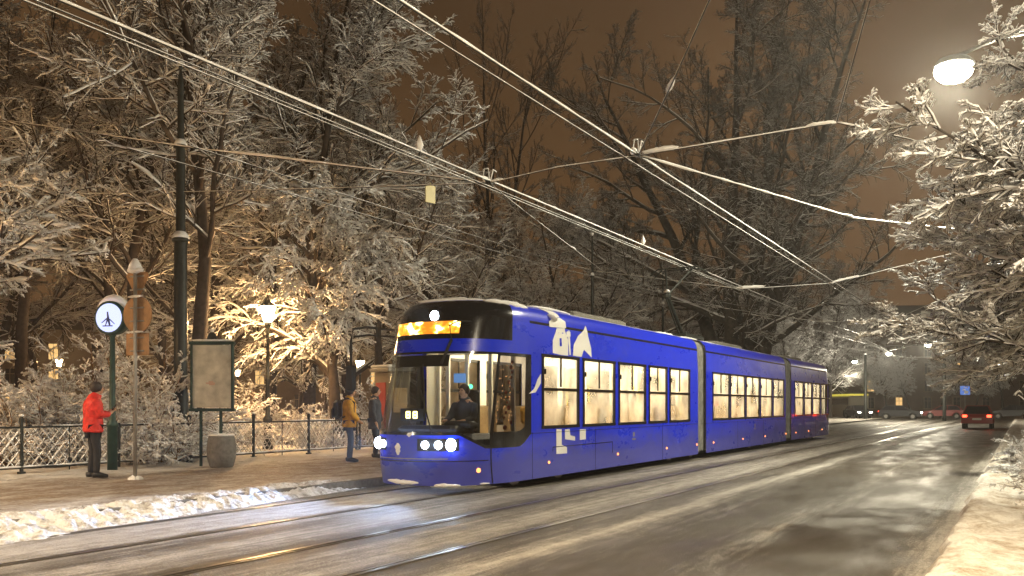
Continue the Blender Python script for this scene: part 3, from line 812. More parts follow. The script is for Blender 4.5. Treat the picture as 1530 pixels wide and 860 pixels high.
# headlight clusters
for s in (-1,1):
    m=MB(); a,b_=(R(7),R(38)) if s>0 else (R(-44),R(-16))
    patch(m,a,b_,10,.74,.94,2,off=.008); cl=m.build('headlight',M['black'],tram,True)
    for k,ph in enumerate((32,23,13) if s>0 else (39,30,21)):
        c=nose(R(ph*s),.84,.0); n_=Vector((-1,-.35*s*1,0)) if False else Vector((-1,0,0))
        disc((c[0]+.0,c[1],.84),.105 if k==0 else .065,.06,'headglow',cl,'lens')
    c=nose(R(32*s),.84,.05)
    spot_light('headlight_beam',(c[0]-.12,c[1],.84),(-40,c[1]*1.2,0.3),1500,(.45,.62,1),66,blend=1,parent=tram)
# bumper seam, amber lamps, coupler flap
m=MB(); patch(m,R(-60),R(60),40,.555,.57,1,off=.004); patch(m,R(61.5),R(62.3),1,.16,.76,4,off=.004)
patch(m,R(-62.3),R(-61.5),1,.16,.76,4,off=.004)
m.build('panel_seam',M['black'],tram,True)
m=MB(); patch(m,R(-30),R(30),20,.60,.615,1,off=.006); m.build('trim_strip',M['galv'],tram,True)
for ph,z in ((52,.40),(-52,.40)):
    c=nose(R(ph),z,0); d=Vector((-.6,-1 if ph>0 else 1,0)).normalized(); disc((c[0],c[1],z),.04,.03,'amber',tram,'turn_signal',12,d)
for u,v in ((820,696),(923,684),(996,674),(1041,669),(1066,665),(1110,659),(1143,654),(1174,650),(1189,648),(1208,645),(1228,643)):
    xx=lx(u)
    disc((xx,-HW+.005,.42),.028,.025,'amber',tram,'side_marker_light',12,(0,-1,0))
# side hatch seam & logo plate
m=MB(); x0,x1=lx(826),lx(915)
m.box(((x0+x1)/2,-HW-.002,.70),(x1-x0,.006,.014)); m.box((x1,-HW-.002,.58),(.014,.006,.24)); m.box((x0,-HW-.002,.66),(.014,.006,.08)); m.build('hatch_seam',M['black'],tram)
for u in (947,1128):
    m=MB(); xx=lx(u); m.box((xx,-HW-.003,.83),(.10,.006,.10)); m.box((xx,-HW-.003,.72),(.2,.006,.04)); m.build('fleet_mark',M['galv'],tram)
m=MB()
for xx in (2.24,5.0,9.0,12.0): 
    if xx<secs[0][1]: m.box((xx,-HW-.001,.58),(.008,.006,.85))
for (xa,xb) in secs[1:]:
    for q_ in (.33,.66): m.box((xa+(xb-xa)*q_,-HW-.001,.58),(.008,.006,.85))
m.box((14.5,-HW-.001,.985),(24.6,.006,.008)); m.build('side_seams',M['black'],tram)
# roof snow, hatch
def lump(mb,pts,r,seed=0,n=8,flat=.6,closed=True):
    pts=[Vector(p) for p in pts]; out=[]; K=14
    path=[]
    for i in range(K+1):
        f=i/K*(len(pts)-1); a=int(min(f,len(pts)-2)); g=f-a; path.append(pts[a]*(1-g)+pts[a+1]*g)
    vs=[]
    for i,p in enumerate(path):
        t=(path[min(i+1,K)]-path[max(i-1,0)]).normalized(); rf=Vector((0,0,1)) if abs(t.z)<.9 else Vector((1,0,0))
        a=t.cross(rf).normalized(); b2=a.cross(t)
        rr=r*math.sqrt(max(0.02,math.sin(PI*(i+.3)/(K+.6))))*(1+.35*noise.noise(Vector((i*.6,seed,0))))
        for j in range(n):
            an=2*PI*j/n; s=1+.2*noise.noise(Vector((i*.9,j*.9,seed+5)))
            vs.append(p+a*math.cos(an)*rr*s+b2*math.sin(an)*rr*s*flat)
    fs=[(i*n+j,i*n+(j+1)%n,(i+1)*n+(j+1)%n,(i+1)*n+j) for i in range(K) for j in range(n)]+[tuple(range(n-1,-1,-1)),tuple(K*n+j for j in range(n))]
    mb.add(vs,fs)
m=MB(); lump(m,[(1.3,-.75,3.34),(1.9,-.95,3.30),(2.4,-1.0,3.27)],.13,2); lump(m,[(1.2,.6,3.38),(1.5,-.1,3.40),(1.7,-.6,3.38)],.16,3,flat=.35)
lump(m,[(2.6,-.9,3.36),(3.2,-.9,3.36),(4.4,-.88,3.37)],.13,5,flat=.3)
lump(m,[(3.0,-1.12,3.22),(3.25,-1.15,3.12)],.12,9,flat=.35)
for i in range(14):
    xx=4+i*1.9; yy=random.uniform(-.8,.5); lump(m,[(xx,yy,3.385),(xx+.7,yy+.1,3.39),(xx+1.3,yy,3.385)],random.uniform(.12,.25),i+20,flat=.22)
m.build('roof_snow',M['snow'],tram,True)
m=MB(); lump(m,[(.35,.75,.99),(.10,.3,1.0),(.05,-.1,1.0),(.2,-.55,.99)],.06,6,flat=.7); lump(m,[(.07,.12,.97),(.0,.16,.8),(.0,.15,.66)],.055,7,flat=.35)
lump(m,[(.12,.45,.22),(.06,.1,.2),(.10,-.2,.2)],.07,8); lump(m,[(.3,-.9,.17),(.2,-.4,.16),(.9,-1.1,.17)],.06,18)
m.build('nose_snow',M['snow'],tram,True)
# roof equipment
for (xa,xb) in ((5.2,8.2),(15.5,18.5),(25,28)):
    m=MB(); m.box(((xa+xb)/2,.05,3.46),(xb-xa,1.25,.16),bev=.05); m.build('roof_unit',M['concrete'],tram)
# joints
for (ja,jb) in ((secs[0][1],secs[1][0]),(secs[1][1],secs[2][0])):
    m=MB(); nn=5; n=0
    prof=[(-1.17,.22)]+[(-1.17,3.0),(-1.13,3.16),(-1.0,3.28),(-.7,3.34),(.7,3.34),(1.0,3.28),(1.13,3.16),(1.17,3.0),(1.17,.22)]
    vs=[];K=9
    for i in range(K):
        x=ja+(jb-ja)*i/(K-1); k=1.0 if i%2==0 else .965
        vs+=[(x,a*k,(b_-1.6)*k+1.6) for a,b_ in prof]
    n=len(prof); m.add(vs,[(i*n+j,i*n+j+1,(i+1)*n+j+1,(i+1)*n+j) for i in range(K-1) for j in range(n-1)])
    m.build('bellows',M['bellows'],tram)
    for x in (ja+.05,jb-.05):
        m=MB()
        pr2=[(a*1.03,(b_-1.6)*1.012+1.6) for a,b_ in prof]; vs=[(x-.04,a,b_) for a,b_ in pr2]+[(x+.04,a,b_) for a,b_ in pr2]
        m.add(vs,[(j,j+1,n+j+1,n+j) for j in range(n-1)]); m.build('joint_rim',M['black'] if x>ja+.1 else M['galv'],tram)
# bogies / underframe
m=MB(); m.box((16.2,0,.24),(28,1.9,.2)); m.build('underframe',M['rubber'],tram)
for bxx in (3.2,11.5,19.5,28.5):
    for dxx in (-.9,.9):
        for s in (-1,1):
            w=MB(); w.tube([(bxx+dxx,s*.66,.30),(bxx+dxx,s*.79,.30)],.29,20); w.build('wheel',M['steel'],tram)
# mirror
m=MB(); m.tube([(.95,.95,2.86),(.55,1.25,2.90),(.35,1.42,2.86),(.33,1.45,2.65),(.33,1.45,2.2)],.025,6); m.tube([(.95,.95,2.74),(.55,1.25,2.76),(.36,1.42,2.72)],.018,6)
m.tube([(.7,1.14,2.73),(.7,1.14,2.9)],.04,6)
mi=m.build('mirror_arm',M['rubber'],tram)
m=MB(); m.box((.33,1.45,1.98),(.11,.19,.46),bev=.03); m.build('mirror',M['rubber'],mi)
# wiper
pa=nose(R(18),1.03,.05); pb=nose(R(4),1.75,.045); pc=nose(R(6),2.15,.045)
m=MB(); m.tube([pa,pb],.014,6); m.tube([nose(R(10),1.35,.035),nose(R(2),2.2,.035)],.012,6); m.build('wiper',M['rubber'],tram)
m=MB(); m.tube([nose(R(20),2.60,.03),nose(R(17),2.86,.10),nose(R(24),2.94,.12),nose(R(34),2.93,.08)],.014,6); m.tube([nose(R(15),2.2,.04),nose(R(20),2.62,.04)],.025,6); m.build('camera_bracket',M['rubber'],tram)
# decals
def decal(name,polys,m_,off=.004):
    mb=MB()
    for poly in polys:
        vs=[(lx(u),0,lz(u,v)) for u,v in poly]
        me=D.meshes.new('tmp'); bm=bmesh.new()
        f=bm.faces.new([bm.verts.new(v) for v in vs]); bmesh.ops.triangulate(bm,faces=bm.faces[:])
        bmesh.ops.subdivide_edges(bm,edges=bm.edges[:],cuts=3,use_grid_fill=True)
        for v in bm.verts:
            z=v.co.z; k=cs(z); y=hw(z)*k
            v.co.y=-(y+off)
            if z>2.96: v.co.y-= .012
        bm.verts.index_update(); mb.add([v.co[:] for v in bm.verts],[tuple(v.index for v in f.verts) for f in bm.faces]); bm.free()
    return mb.build(name,m_,tram)
decal('white_tower_figure',[[(826,527),(827,508),(832,495),(833,490),(845,490),(845,497),(850,508),(849,531),(838,530)],
   [(822,488),(822,480),(830,474),(840,474),(847,480),(847,490)],[(829,473),(828,466),(820,461),(822,457),(832,459),(839,465),(841,473)],
   [(831,641),(839,641),(839,664),(847,668),(847,677),(831,678)],[(844,641),(851,641),(852,650),(859,652),(859,658),(844,656)]],M['white'])
decal('tower_figure_slit',[[(837,505),(840,505),(840,517),(837,517)],[(835,493),(837,493),(837,497),(835,497)],[(841,494),(843,494),(843,498),(841,498)]],M['paint'],.008)
decal('white_spoon_figure',[[(850,503),(853,503),(853,530),(851,530)],[(851,493),(854,496),(854,502),(851,505),(848,502),(848,496)]],M['white'])
decal('white_wing_figure',[[(856,531),(858,515),(865,502),(873,493),(877,486),(879,495),(884,520),(884,534),(873,522),(869,533)],[(866,641),(875,641),(875,656),(866,657)]],M['white'])
decal('white_horn_figure',[[(790,588),(798,580),(803,566),(808,558),(808,572),(800,586)]],M['white'])
# fairy lights in the cab side window
m=MB(); rd=random.Random(9)
for i in range(46):
    ph=rd.choice((66,68,71,74,78,80)) + rd.uniform(-.6,.6); z=rd.uniform(1.2,2.25); p=nose(R(ph),z,-.12); m.sphere(p,.010,6,4)
m.build('fairy_lights',M['bead'],tram)
m=MB()  # red-brown blobs stand in for lit things mirrored in the cab glass
for i in range(14):
    z=1.1+i*.09; ph=80+rd.uniform(-3,3); p=nose(R(ph),z,-.2); m.sphere(p,rd.uniform(.03,.06),8,6,(1,.4,.8))
m.build('reflection_blobs',mat('red_brown_reflection',(.4,.09,.04),.5),tram)
# pantograph
px=25.0-TX
m=MB(); m.box((px+.4,0,3.52),(1.6,1.2,.10),bev=.02)
for s in (-1,1): m.tube([(px-.3,s*.5,3.4),(px-.3,s*.5,3.6)],.05,8); m.tube([(px+1,s*.5,3.4),(px+1,s*.5,3.6)],.05,8)
pg=m.build('pantograph',M['iron'],tram)
m=MB(); m.tube([(px+1.05,0,3.58),(px-.35,0,4.70)],.055,8); m.tube([(px+.75,0,3.55),(px-.45,0,4.58)],.025,6)
for s in (-1,1): m.tube([(px-.35,0,4.70),(px+.65,s*.42,5.58)],.028,6)
m.sphere((px-.38,0,4.68),.13,8,6,(1,1,.8)); m.build('pantograph_arm',M['iron'],pg)
m=MB()
for dx_ in (.5,.85): m.tube([(px+dx_,-.85,5.42),(px+dx_,-.62,5.60),(px+dx_,.62,5.60),(px+dx_,.85,5.42)],.022,6)
for s in (-1,1): m.tube([(px+.45,s*.5,5.57),(px+.9,s*.5,5.57)],.02,6)
m.build('pantograph_head',M['iron'],pg)
m=MB(); lump(m,[(px-.6,-.1,4.80),(px-.2,.1,4.80)],.08,4); m.build('pantograph_snow',M['snow'],pg,True)

# ------------------------------------------------------------------ people
def skin(name,V,E,Rr,m_,parent,sub=2,root=0):
    me=D.meshes.new(name); me.from_pydata(V,E,[]); o=D.objects.new(name,me); C.objects.link(o)
    md=o.modifiers.new('s','SKIN'); md.use_smooth_shade=True
    o.modifiers.new('u','SUBSURF').levels=sub
    for i,r in enumerate(Rr):
        r=(r,r) if not isinstance(r,tuple) else r
        me.skin_vertices[0].data[i].radius=r; me.skin_vertices[0].data[i].use_root=(i==root)
    bpy.context.view_layer.update()
    dg=bpy.context.evaluated_depsgraph_get(); ev=o.evaluated_get(dg); m2=D.meshes.new_from_object(ev,depsgraph=dg)
    o.modifiers.clear(); o.data=m2; m2.name=name; m2.materials.clear(); m2.materials.append(m_)
    m2.polygons.foreach_set('use_smooth',[True]*len(m2.polygons))
    D.meshes.remove(me)
    if parent: o.parent=parent
    return o
def person(loc,yaw,label,jacket,trousers,hairmat,arms,legs,head_down=.0,h=1.0,hat=False,coat_len=.82,bulk=1.0,group=None,seated=False):
    e=empty('person',loc,yaw,label,'person',group); e.scale=(h,)*3
    V=[(0,0,.94),(0,0,1.08),(0,0,1.22),(.0,0,1.36),(.0,0,1.44),(.02+head_down*.3,0,1.53),(.04+head_down,0,1.61-head_down*.2),(.03+head_down*.8,0,1.70-head_down*.3)]
    Rr=[(.13,.15),(.115,.135),(.12,.145),(.12,.16),(.08,.11),.052,(.085,.075),(.08,.07)]
    E=[(i,i+1) for i in range(7)]
    jV,jE,jR=[V[0],V[1],V[2],V[3],V[4],(.02+head_down*.2,0,1.50)],[(0,1),(1,2),(2,3),(3,4),(4,5)],[(.15*bulk,.175*bulk),(.15*bulk,.175*bulk),(.155*bulk,.185*bulk),(.15*bulk,.19*bulk),(.11,.14),.075]
    jV.append((0,0,coat_len)); jE.append((0,6)); jR.append((.155*bulk,.18*bulk))
    tV,tE,tR=[(0,0,.94)],[],[(.13,.15)]
    for s,(el,wr,hd) in zip((1,-1),arms):
        sh=(0,s*.185,1.42); i=len(V); V+= [sh,el,wr,hd]; Rr+=[.042,.040,.030,(.040,.022)]; E+=[(4,i),(i,i+1),(i+1,i+2),(i+2,i+3)]
        hv=Vector(hd); dv=(Vector(hd)-Vector(wr)).normalized(); side=dv.cross(Vector((0,0,1))); side=side.normalized() if side.length>.1 else Vector((1,0,0))
        cur=Vector((0,0,1)).cross(side).normalized()
        for k,ln in enumerate((.065,.075,.07,.055)):
            off=side*((k-1.5)*.02); a=hv+off+dv*.045; b2=a+dv*ln*.6; c2=b2+dv*ln*.3+Vector((-.02,-s*.02,0)); q=len(V)
            V+=[tuple(a),tuple(b2),tuple(c2)]; Rr+=[.010,.009,.008]; E+=[(i+3,q),(q,q+1),(q+1,q+2)]
        q=len(V); a=hv-side*.035+dv*.0; V+=[tuple(a),tuple(a+dv*.04-side*.01)]; Rr+=[.012,.010]; E+=[(i+3,q),(q,q+1)]
        j=len(jV); wr2=Vector(wr)+dv*.01; jV+=[sh,el,tuple(wr2)]; jR+=[.085*bulk,.068*bulk,.052]; jE+=[(4,j),(j,j+1),(j+1,j+2)]
    for s,(kn,an) in zip((1,-1),legs):
        i=len(V); hip=(0,s*.09,.88); V+=[hip,kn,an,(an[0]+.13,an[1],.03 if not seated else an[2]-.05)]; Rr+=[.085,.058,.040,(.040,.028)]; E+=[(0,i),(i,i+1),(i+1,i+2),(i+2,i+3)]
        j=len(tV); tV+=[hip,kn,(an[0],an[1],an[2]-.01)]; tR+=[.10,.072,.058]; tE+=[(0,j),(j,j+1),(j+1,j+2)]
        sh=MB(); sh.tube([(an[0]-.07,an[1],an[2]-.03),(an[0]+.02,an[1],an[2]-.02),(an[0]+.12,an[1],an[2]-.045),(an[0]+.20,an[1],an[2]-.055)],[.045,.058,.046,.028],8)
        sh.build('shoe',M['shoe'],e,True)
    skin('body',V,E,Rr,M['skin'],e)
    jm=MB(); zt=1.50; rings=[]
    for z,rx,ry,xo in ((coat_len,.145,.185,0),(coat_len+.02,.155,.195,0),(1.0,.15,.185,0),(1.12,.148,.178,0),(1.25,.152,.188,0),(1.36,.145,.20,0),(1.43,.12,.185,0),(1.48,.09,.12,.005),(1.54,.07,.075,.015)):
        rings.append((z,rx*bulk,ry*bulk,xo))
    nn=20; vs=[(xo+rx*math.cos(2*PI*j/nn),ry*math.sin(2*PI*j/nn),z) for z,rx,ry,xo in rings for j in range(nn)]
    jm.add(vs,[(i*nn+j,i*nn+(j+1)%nn,(i+1)*nn+(j+1)%nn,(i+1)*nn+j) for i in range(len(rings)-1) for j in range(nn)]+[tuple(range(nn-1,-1,-1)),tuple((len(rings)-1)*nn+j for j in range(nn))])
    for s,(el,wr,hd) in zip((1,-1),arms):
        a0=Vector((0,s*.14,1.40)); a1=Vector((0,s*.205,1.40)); e1=Vector(el); w1=Vector(wr)
        jm.tube([a0,a1,a1+(e1-a1)*.5,e1,e1+(w1-e1)*.5,w1],[.07*bulk,.078*bulk,.070*bulk,.062*bulk,.056*bulk,.048],12)
    jo=jm.build('jacket',jacket,None,True)
    md=jo.modifiers.new('r','REMESH'); md.mode='VOXEL'; md.voxel_size=.03 if seated else .016; md2=jo.modifiers.new('s','SMOOTH'); md2.factor=.6; md2.iterations=3
    bpy.context.view_layer.update(); dg=bpy.context.evaluated_depsgraph_get(); m2=D.meshes.new_from_object(jo.evaluated_get(dg),depsgraph=dg)
    jo.modifiers.clear(); jo.data=m2
    for v in m2.vertices:
        c=v.co; k=noise.fractal(Vector((c.x*9,c.y*9,c.z*16+h*3)),1,2,3)*.010; v.co=c+v.normal*k
    if not m2.materials: m2.materials.append(jacket)
    m2.polygons.foreach_set('use_smooth',[True]*len(m2.polygons)); jo.parent=e
    skin('trousers',tV,tE,tR,trousers,e)
    hc=Vector((.03+head_down*.85,0,1.655-head_down*.25))
    m=MB(); m.sphere((hc.x-.018,0,hc.z+.022),.112 if not hat else .12,14,10,(1,.88,1.02)); m.build('hat' if hat else 'hair',hairmat,e,True)
    m=MB(); m.sphere((hc.x+.055,0,hc.z-.015),.075,12,8,(.75,.85,1.15)); m.tube([(hc.x+.10,0,hc.z+.01),(hc.x+.13,0,hc.z-.025)],[.008,.016],6); 
    m.build('face',M['skin'],e,True)
    m=MB()
    for s in (-1,1): m.sphere((hc.x+.107,s*.028,hc.z+.012),.010,6,5)
    m.box((hc.x+.108,0,hc.z-.055),(.006,.04,.008)); m.build('facial_features',M['hair'],e)
    # collar / hood
    m=MB(); m.tube([(hc.x-.06,0,1.46),(hc.x-.02,0,1.50),(hc.x+.0,0,1.545)],[.11,.10,.085],12); m.build('collar',jacket,e,True)
    return e
p=G(139,714,.16); 
red=person(p,-.35,'person in a red jacket and black trousers looking down at a phone near the clock',M['jack_red'],M['trouser'],M['hair'],
   [((.07,.24,1.16),(.27,.10,1.20),(.33,.05,1.24)),((.07,-.24,1.16),(.26,-.10,1.18),(.32,-.04,1.22))],[((.03,.10,.50),(-.02,.10,.09)),((.05,-.10,.50),(.03,-.10,.09))],head_down=.05,h=1.0,bulk=1.12,coat_len=.84)
m=MB(); m.box((0,0,0),(.012,.075,.15),bev=.003); ph=m.build('phone',M['black']); ph.location=(p.x+.36*math.cos(-.35),p.y+.36*math.sin(-.35),1.45); ph.rotation_euler=(0,.6,-.35)
tag(ph,'small dark phone held by the person in the red jacket','phone')
p=G(522,690,.16)
yel=person(p,-.95,'person in a yellow jacket with a dark backpack waiting at the tram stop',M['jack_yel'],M['jeans'],M['cap_grey'],
   [((.06,.25,1.16),(.20,.16,.98),(.24,.12,.95)),((.06,-.25,1.16),(.20,-.16,.98),(.24,-.12,.95))],[((.02,.08,.50),(-.02,.08,.09)),((.05,-.09,.50),(.02,-.09,.09))],h=1.0,hat=True,bulk=1.08)
bp=MB(); bp.box((-.27,0,1.24),(.20,.32,.46),bev=.07); bp.box((-.385,0,1.16),(.06,.24,.24),bev=.025)
bp.tube([(-.2,.12,1.44),(-.02,.13,1.50),(.13,.13,1.40),(.12,.14,1.15),(-.15,.15,1.05)],.02,6); bp.tube([(-.2,-.12,1.44),(-.02,-.13,1.50),(.13,-.13,1.40),(.12,-.14,1.15),(-.15,-.15,1.05)],.02,6)
bo=bp.build('backpack',M['cardark']); bo.location=p; bo.rotation_euler=(0,0,-.95); tag(bo,'dark backpack worn by the person in the yellow jacket','backpack')
p=G(560,684,.16)
person(p,-1.2,'person in a long dark coat standing closest to the tram front',M['jack_dark'],M['jeans'],M['hair'],
   [((.03,.25,1.14),(.10,.24,.90),(.13,.23,.82)),((.03,-.25,1.14),(.10,-.24,.90),(.13,-.23,.82))],[((.02,.09,.50),(-.03,.09,.09)),((.06,-.09,.50),(.05,-.09,.09))],h=1.02,bulk=1.05,coat_len=.72)
person((TX+1.60,TY-.15,.10),PI,'tram driver in dark clothes sitting behind the windscreen',M['jack_dark'],M['trouser'],M['hair'],
   [((-.0+.1,.26,1.18),(.32,.20,1.12),(.38,.18,1.12)),((.1,-.26,1.18),(.32,-.20,1.12),(.38,-.18,1.12))],[((.42,.12,.88),(.50,.12,.52)),((.42,-.12,.88),(.50,-.12,.52))],seated=True)
for (u,lab,jm) in ((1014,'seated passenger in dark clothes in the last window before the first tram joint',M['jack_dark']),(985,'seated passenger in a red coat in the narrow tram window',M['jack_red']),(843,'seated passenger in a yellow coat in the first large tram window',M['jack_yel']),(945,'seated passenger in dark clothes in the third tram window',M['jack_dark']),(1102,'seated passenger in a red coat in the second window of the middle section',M['jack_red']),(1124,'seated passenger in dark clothes in the middle window of the middle section',M['jack_dark']),(1207,'passenger in dark clothes in the second window of the rear section',M['jack_dark'])):
    person((XonY(u,TY-HW)-.1,TY-.55,.02),PI if u>1000 else 0,lab,jm,M['trouser'],M['hair'],
     [((.08,.25,1.16),(.28,.14,1.0),(.34,.12,1.0)),((.08,-.25,1.16),(.28,-.14,1.0),(.34,-.12,1.0))],[((.42,.10,.88),(.45,.10,.50)),((.42,-.10,.88),(.45,-.10,.50))],seated=True)

# ------------------------------------------------------------------ street furniture
# fence with chain link panels
FY=16.85
fence=empty('park_fence',(0,FY,.12),0,'low dark railing with snowy chain link mesh along the back of the platform','fence')
xs=[10.2+2.0*k for k in range(-7,25)]
for i,x in enumerate(xs):
    m=MB(); m.box((x,0,.52),(.06,.06,1.08),bev=.01); m.tube([(x,0,1.05),(x,0,1.12),(x,0,1.17)],[.045,.05,.01],8); m.box((x,0,.04),(.12,.12,.10),bev=.01)
    if i%4==0: m.box((x+.14,0,.5),(.06,.06,1.0),bev=.01)
    m.build('post',M['iron'],fence)
m=MB(); xl,xr=xs[0],xs[-1]
for z in (.95,.16): m.tube([(xl,0,z),(xr,0,z)],.022,6)
m.build('rail',M['iron'],fence)
m=MB()
for i in range(len(xs)-1):
    x=xs[i]+1.0; m.tube([(x,0,.0),(x,0,.97)],.012,5)
m.build('bars',M['iron'],fence)
nm=NM(); sn=NM(); step=.165; n=int((xr-xl)/step)
A=np.array([[xl+k*step,0,.17] for k in range(n)],float); 
for sgn in (1,-1):
    B=A.copy(); B[:,0]+=sgn*.78*.82; B[:,2]=.94; A2=A.copy(); A2[:,1]+=.004*sgn; B[:,1]+=.004*sgn
    P=np.stack([A2+(B-A2)*f for f in np.linspace(0,1,7)],1); R_=np.full(P.shape[:2],.0055)
    V,Fq=tubes(P,R_,3); nm.add(V,Fq)
    rs=.010*(1+rg.normal(0,.5,P.shape[:2])); rs=np.clip(rs,.001,.025); P2=P.copy(); P2[...,2]+=.008; V,Fq=tubes(P2,rs,3); sn.add(V,Fq)
for nm_,nn in ((nm,'mesh'),(sn,'mesh_snow')):
    me=nm_.mesh('fence_'+nn,M['wire'] if nn=='mesh' else M['wire_snow']); o=D.objects.new(nn,me); C.objects.link(o); o.parent=fence
m=MB()
x=xl
while x<xr:
    L_=random.uniform(.3,1.6); 
    if random.random()<.8: lump(m,[(x,0,.975),(x+L_,0,.975)],.028,x,n=5)
    if random.random()<.8: lump(m,[(x,0,.185),(x+L_,0,.185)],.035,x+3,n=5)
    x+=L_
for x in xs: lump(m,[(x-.05,0,1.18),(x+.05,0,1.18)],.05,x,n=6)
m.build('rail_snow',M['snow'],fence,True)

# overhead line masts
def mast(loc,h,label,r=.15,group='masts holding up the overhead wires',name='overhead_mast'):
    e=empty(name,loc,0,label,'mast',group)
    m=MB(); m.lathe([(r*1.9,0),(r*1.9,.3),(r*1.35,.45),(r*1.25,1.6),(r*1.1,1.75),(r*1.05,h*.56),(r*.78,h*.57),(r*.70,h*.80),(r*.55,h*.81),(r*.48,h*.97),(r*.2,h)],n=14); m.build('shaft',M['iron'],e,True)
    m=MB(); m.lathe([(r*1.35,0),(r*1.45,.05),(r*1.05,.12)],(0,0,h*.56),12); m.lathe([(r*1.05,0),(r*1.1,.05),(r*.8,.1)],(0,0,h*.80),12); m.lathe([(r*.2,0),(r*.35,.05),(r*.1,.2)],(0,0,h),10); m.build('collar',M['iron'],e,True)
    m=MB(); m.lathe([(r*1.4,0),(r*1.3,.06),(r*.8,.16)],(0,0,h*.56+.10),12); m.lathe([(r*1.1,0),(r*.95,.06),(r*.6,.14)],(0,0,h*.80+.08),12); m.sphere((0,0,h+.18),.09,8,6)
    m.build('snow_cap',M['snow'],e,True); return e
mp=UT(270,21.8,.12); mast(mp,9.6,'tall dark overhead line mast beside the notice board',.15)
m2=Vector((36.9,17,.12)); m3=Vector((46.6,17.2,.12))
mast(m2,9.0,'thin dark overhead mast seen above the middle of the front tram section',.09)
mast(m3,8.6,'thin dark overhead mast seen beside the pantograph',.09)
# round clock
cp=UT(168,18.3,.14)
ck=empty('street_clock',cp,0,'round illuminated stop clock on a dark green post behind the red jacket person','clock')
m=MB(); m.lathe([(.10,0),(.10,.9),(.115,.92),(.115,.98),(.065,1.05),(.058,1.9),(.05,2.75),(.075,2.8),(.05,2.86)],n=12); m.build('post',M['green_iron'],ck,True)
rz=PI+.25
def rot(p,a): return (p[0]*math.cos(a)-p[1]*math.sin(a),p[0]*math.sin(a)+p[1]*math.cos(a),p[2])
nrm=Vector((-1,-.35,0)).normalized(); cz=3.15
m=MB(); c0=Vector((0,0,cz)); m.tube([c0-nrm*.20,c0-nrm*.14,c0+nrm*.10,c0+nrm*.12],[.22,.33,.35,.33],28); cb=m.build('housing',M['green_iron'],ck,True)
for s_ in (1,):
    m=MB(); m.tube([c0+nrm*.12,c0+nrm*.135],[.295,.285],28); fc=m.build('dial',M['clockface'],ck,False)
side=Vector((0,0,1)).cross(nrm).normalized()
m=MB(); b0=c0+nrm*.145
def ray2(a,r0,r1,w): 
    d=side*math.sin(a)+Vector((0,0,1))*math.cos(a); m.tube([b0+d*r0,b0+d*r1],[w,w*.6],5)
ray2(-.1,0,.12,.022); ray2(PI+.35,0,.17,.016); ray2(PI-.25,0,.16,.03)
m.tube([b0+side*.10+Vector((0,0,-.17)),b0-side*.12+Vector((0,0,-.17))],.012,5); ray2(2.3,.05,.20,.012); ray2(-2.2,.02,.18,.014)
m.build('dial_marks',M['clockhand'],fc)
m=MB(); 
pts=[]
for i in range(9):
    a=-1.25+2.5*i/8; pts.append(c0-nrm*.03+side*math.sin(a)*.36+Vector((0,0,math.cos(a)*.37)))
m.tube(pts,[.03,.07,.10,.12,.13,.12,.10,.07,.03],8); m.build('snow_cap',M['snow'],ck,True)
point_light('clock_light',c0+nrm*.5,6,(.6,.65,1),.2,ck)
# sign post with sign backs
sp=G(202,716,.16)
sg=empty('road_sign_post',sp,0,'thin post carrying three road signs seen from behind beside the clock','road sign')
m=MB(); m.tube([(0,0,-.1),(0,0,3.88)],.035,10); m.build('post',M['galv'],sg,True)
sn_=Vector((1,.0,0)); sd=Vector((.15,-1,0)).normalized(); fz=Vector((0,0,1)); off=Vector((-.05,-.0,0))
def plate(poly,z,name,t=.02):
    m=MB(); nn=sd.cross(fz).normalized(); vs=[]
    for k in (0,1):
        vs+=[Vector((0,0,z))+nn*(-.05-k*t)+sd*a+fz*b_ for a,b_ in poly]
    n=len(poly); m.add(vs,[tuple(range(n)),tuple(range(2*n-1,n-1,-1))]+[(i,(i+1)%n,(i+1)%n+n,i+n) for i in range(n)])
    o=m.build(name,M['sodium_back'],sg)
    m=MB()
    for b_ in (-.12,.12): 
        m.tube([Vector((0,0,z))-nn*.045+fz*b_-sd*.16,Vector((0,0,z))-nn*.045+fz*b_+sd*.16],.016,6)
    m.build('bracket',M['galv'],o)
    return o
tri=[(-.26,.13),(-.22,.19),(.22,.19),(.26,.13),(.04,-.24),(-.04,-.24)]
plate(tri,3.55,'yield_sign'); plate([(.33*math.cos(a),.33*math.sin(a)) for a in [2*PI*i/28 for i in range(28)]],2.98,'round_sign'); plate([(-.26,-.2),(.26,-.2),(.26,.2),(-.26,.2)],2.44,'square_sign')
m=MB(); lump(m,[(0,.2,3.77),(0,-.2,3.77)],.09,3); m.lathe([(.14,0),(.10,.12),(.04,.22)],(0,0,3.76),8); lump(m,[(0,.2,3.30),(0,-.2,3.30)],.045,5); lump(m,[(0,.22,2.66),(0,-.22,2.66)],.035,6); lump(m,[(-.1,.06,0),(.15,-.02,0)],.13,8); m.build('snow_cap',M['snow'],sg,True)
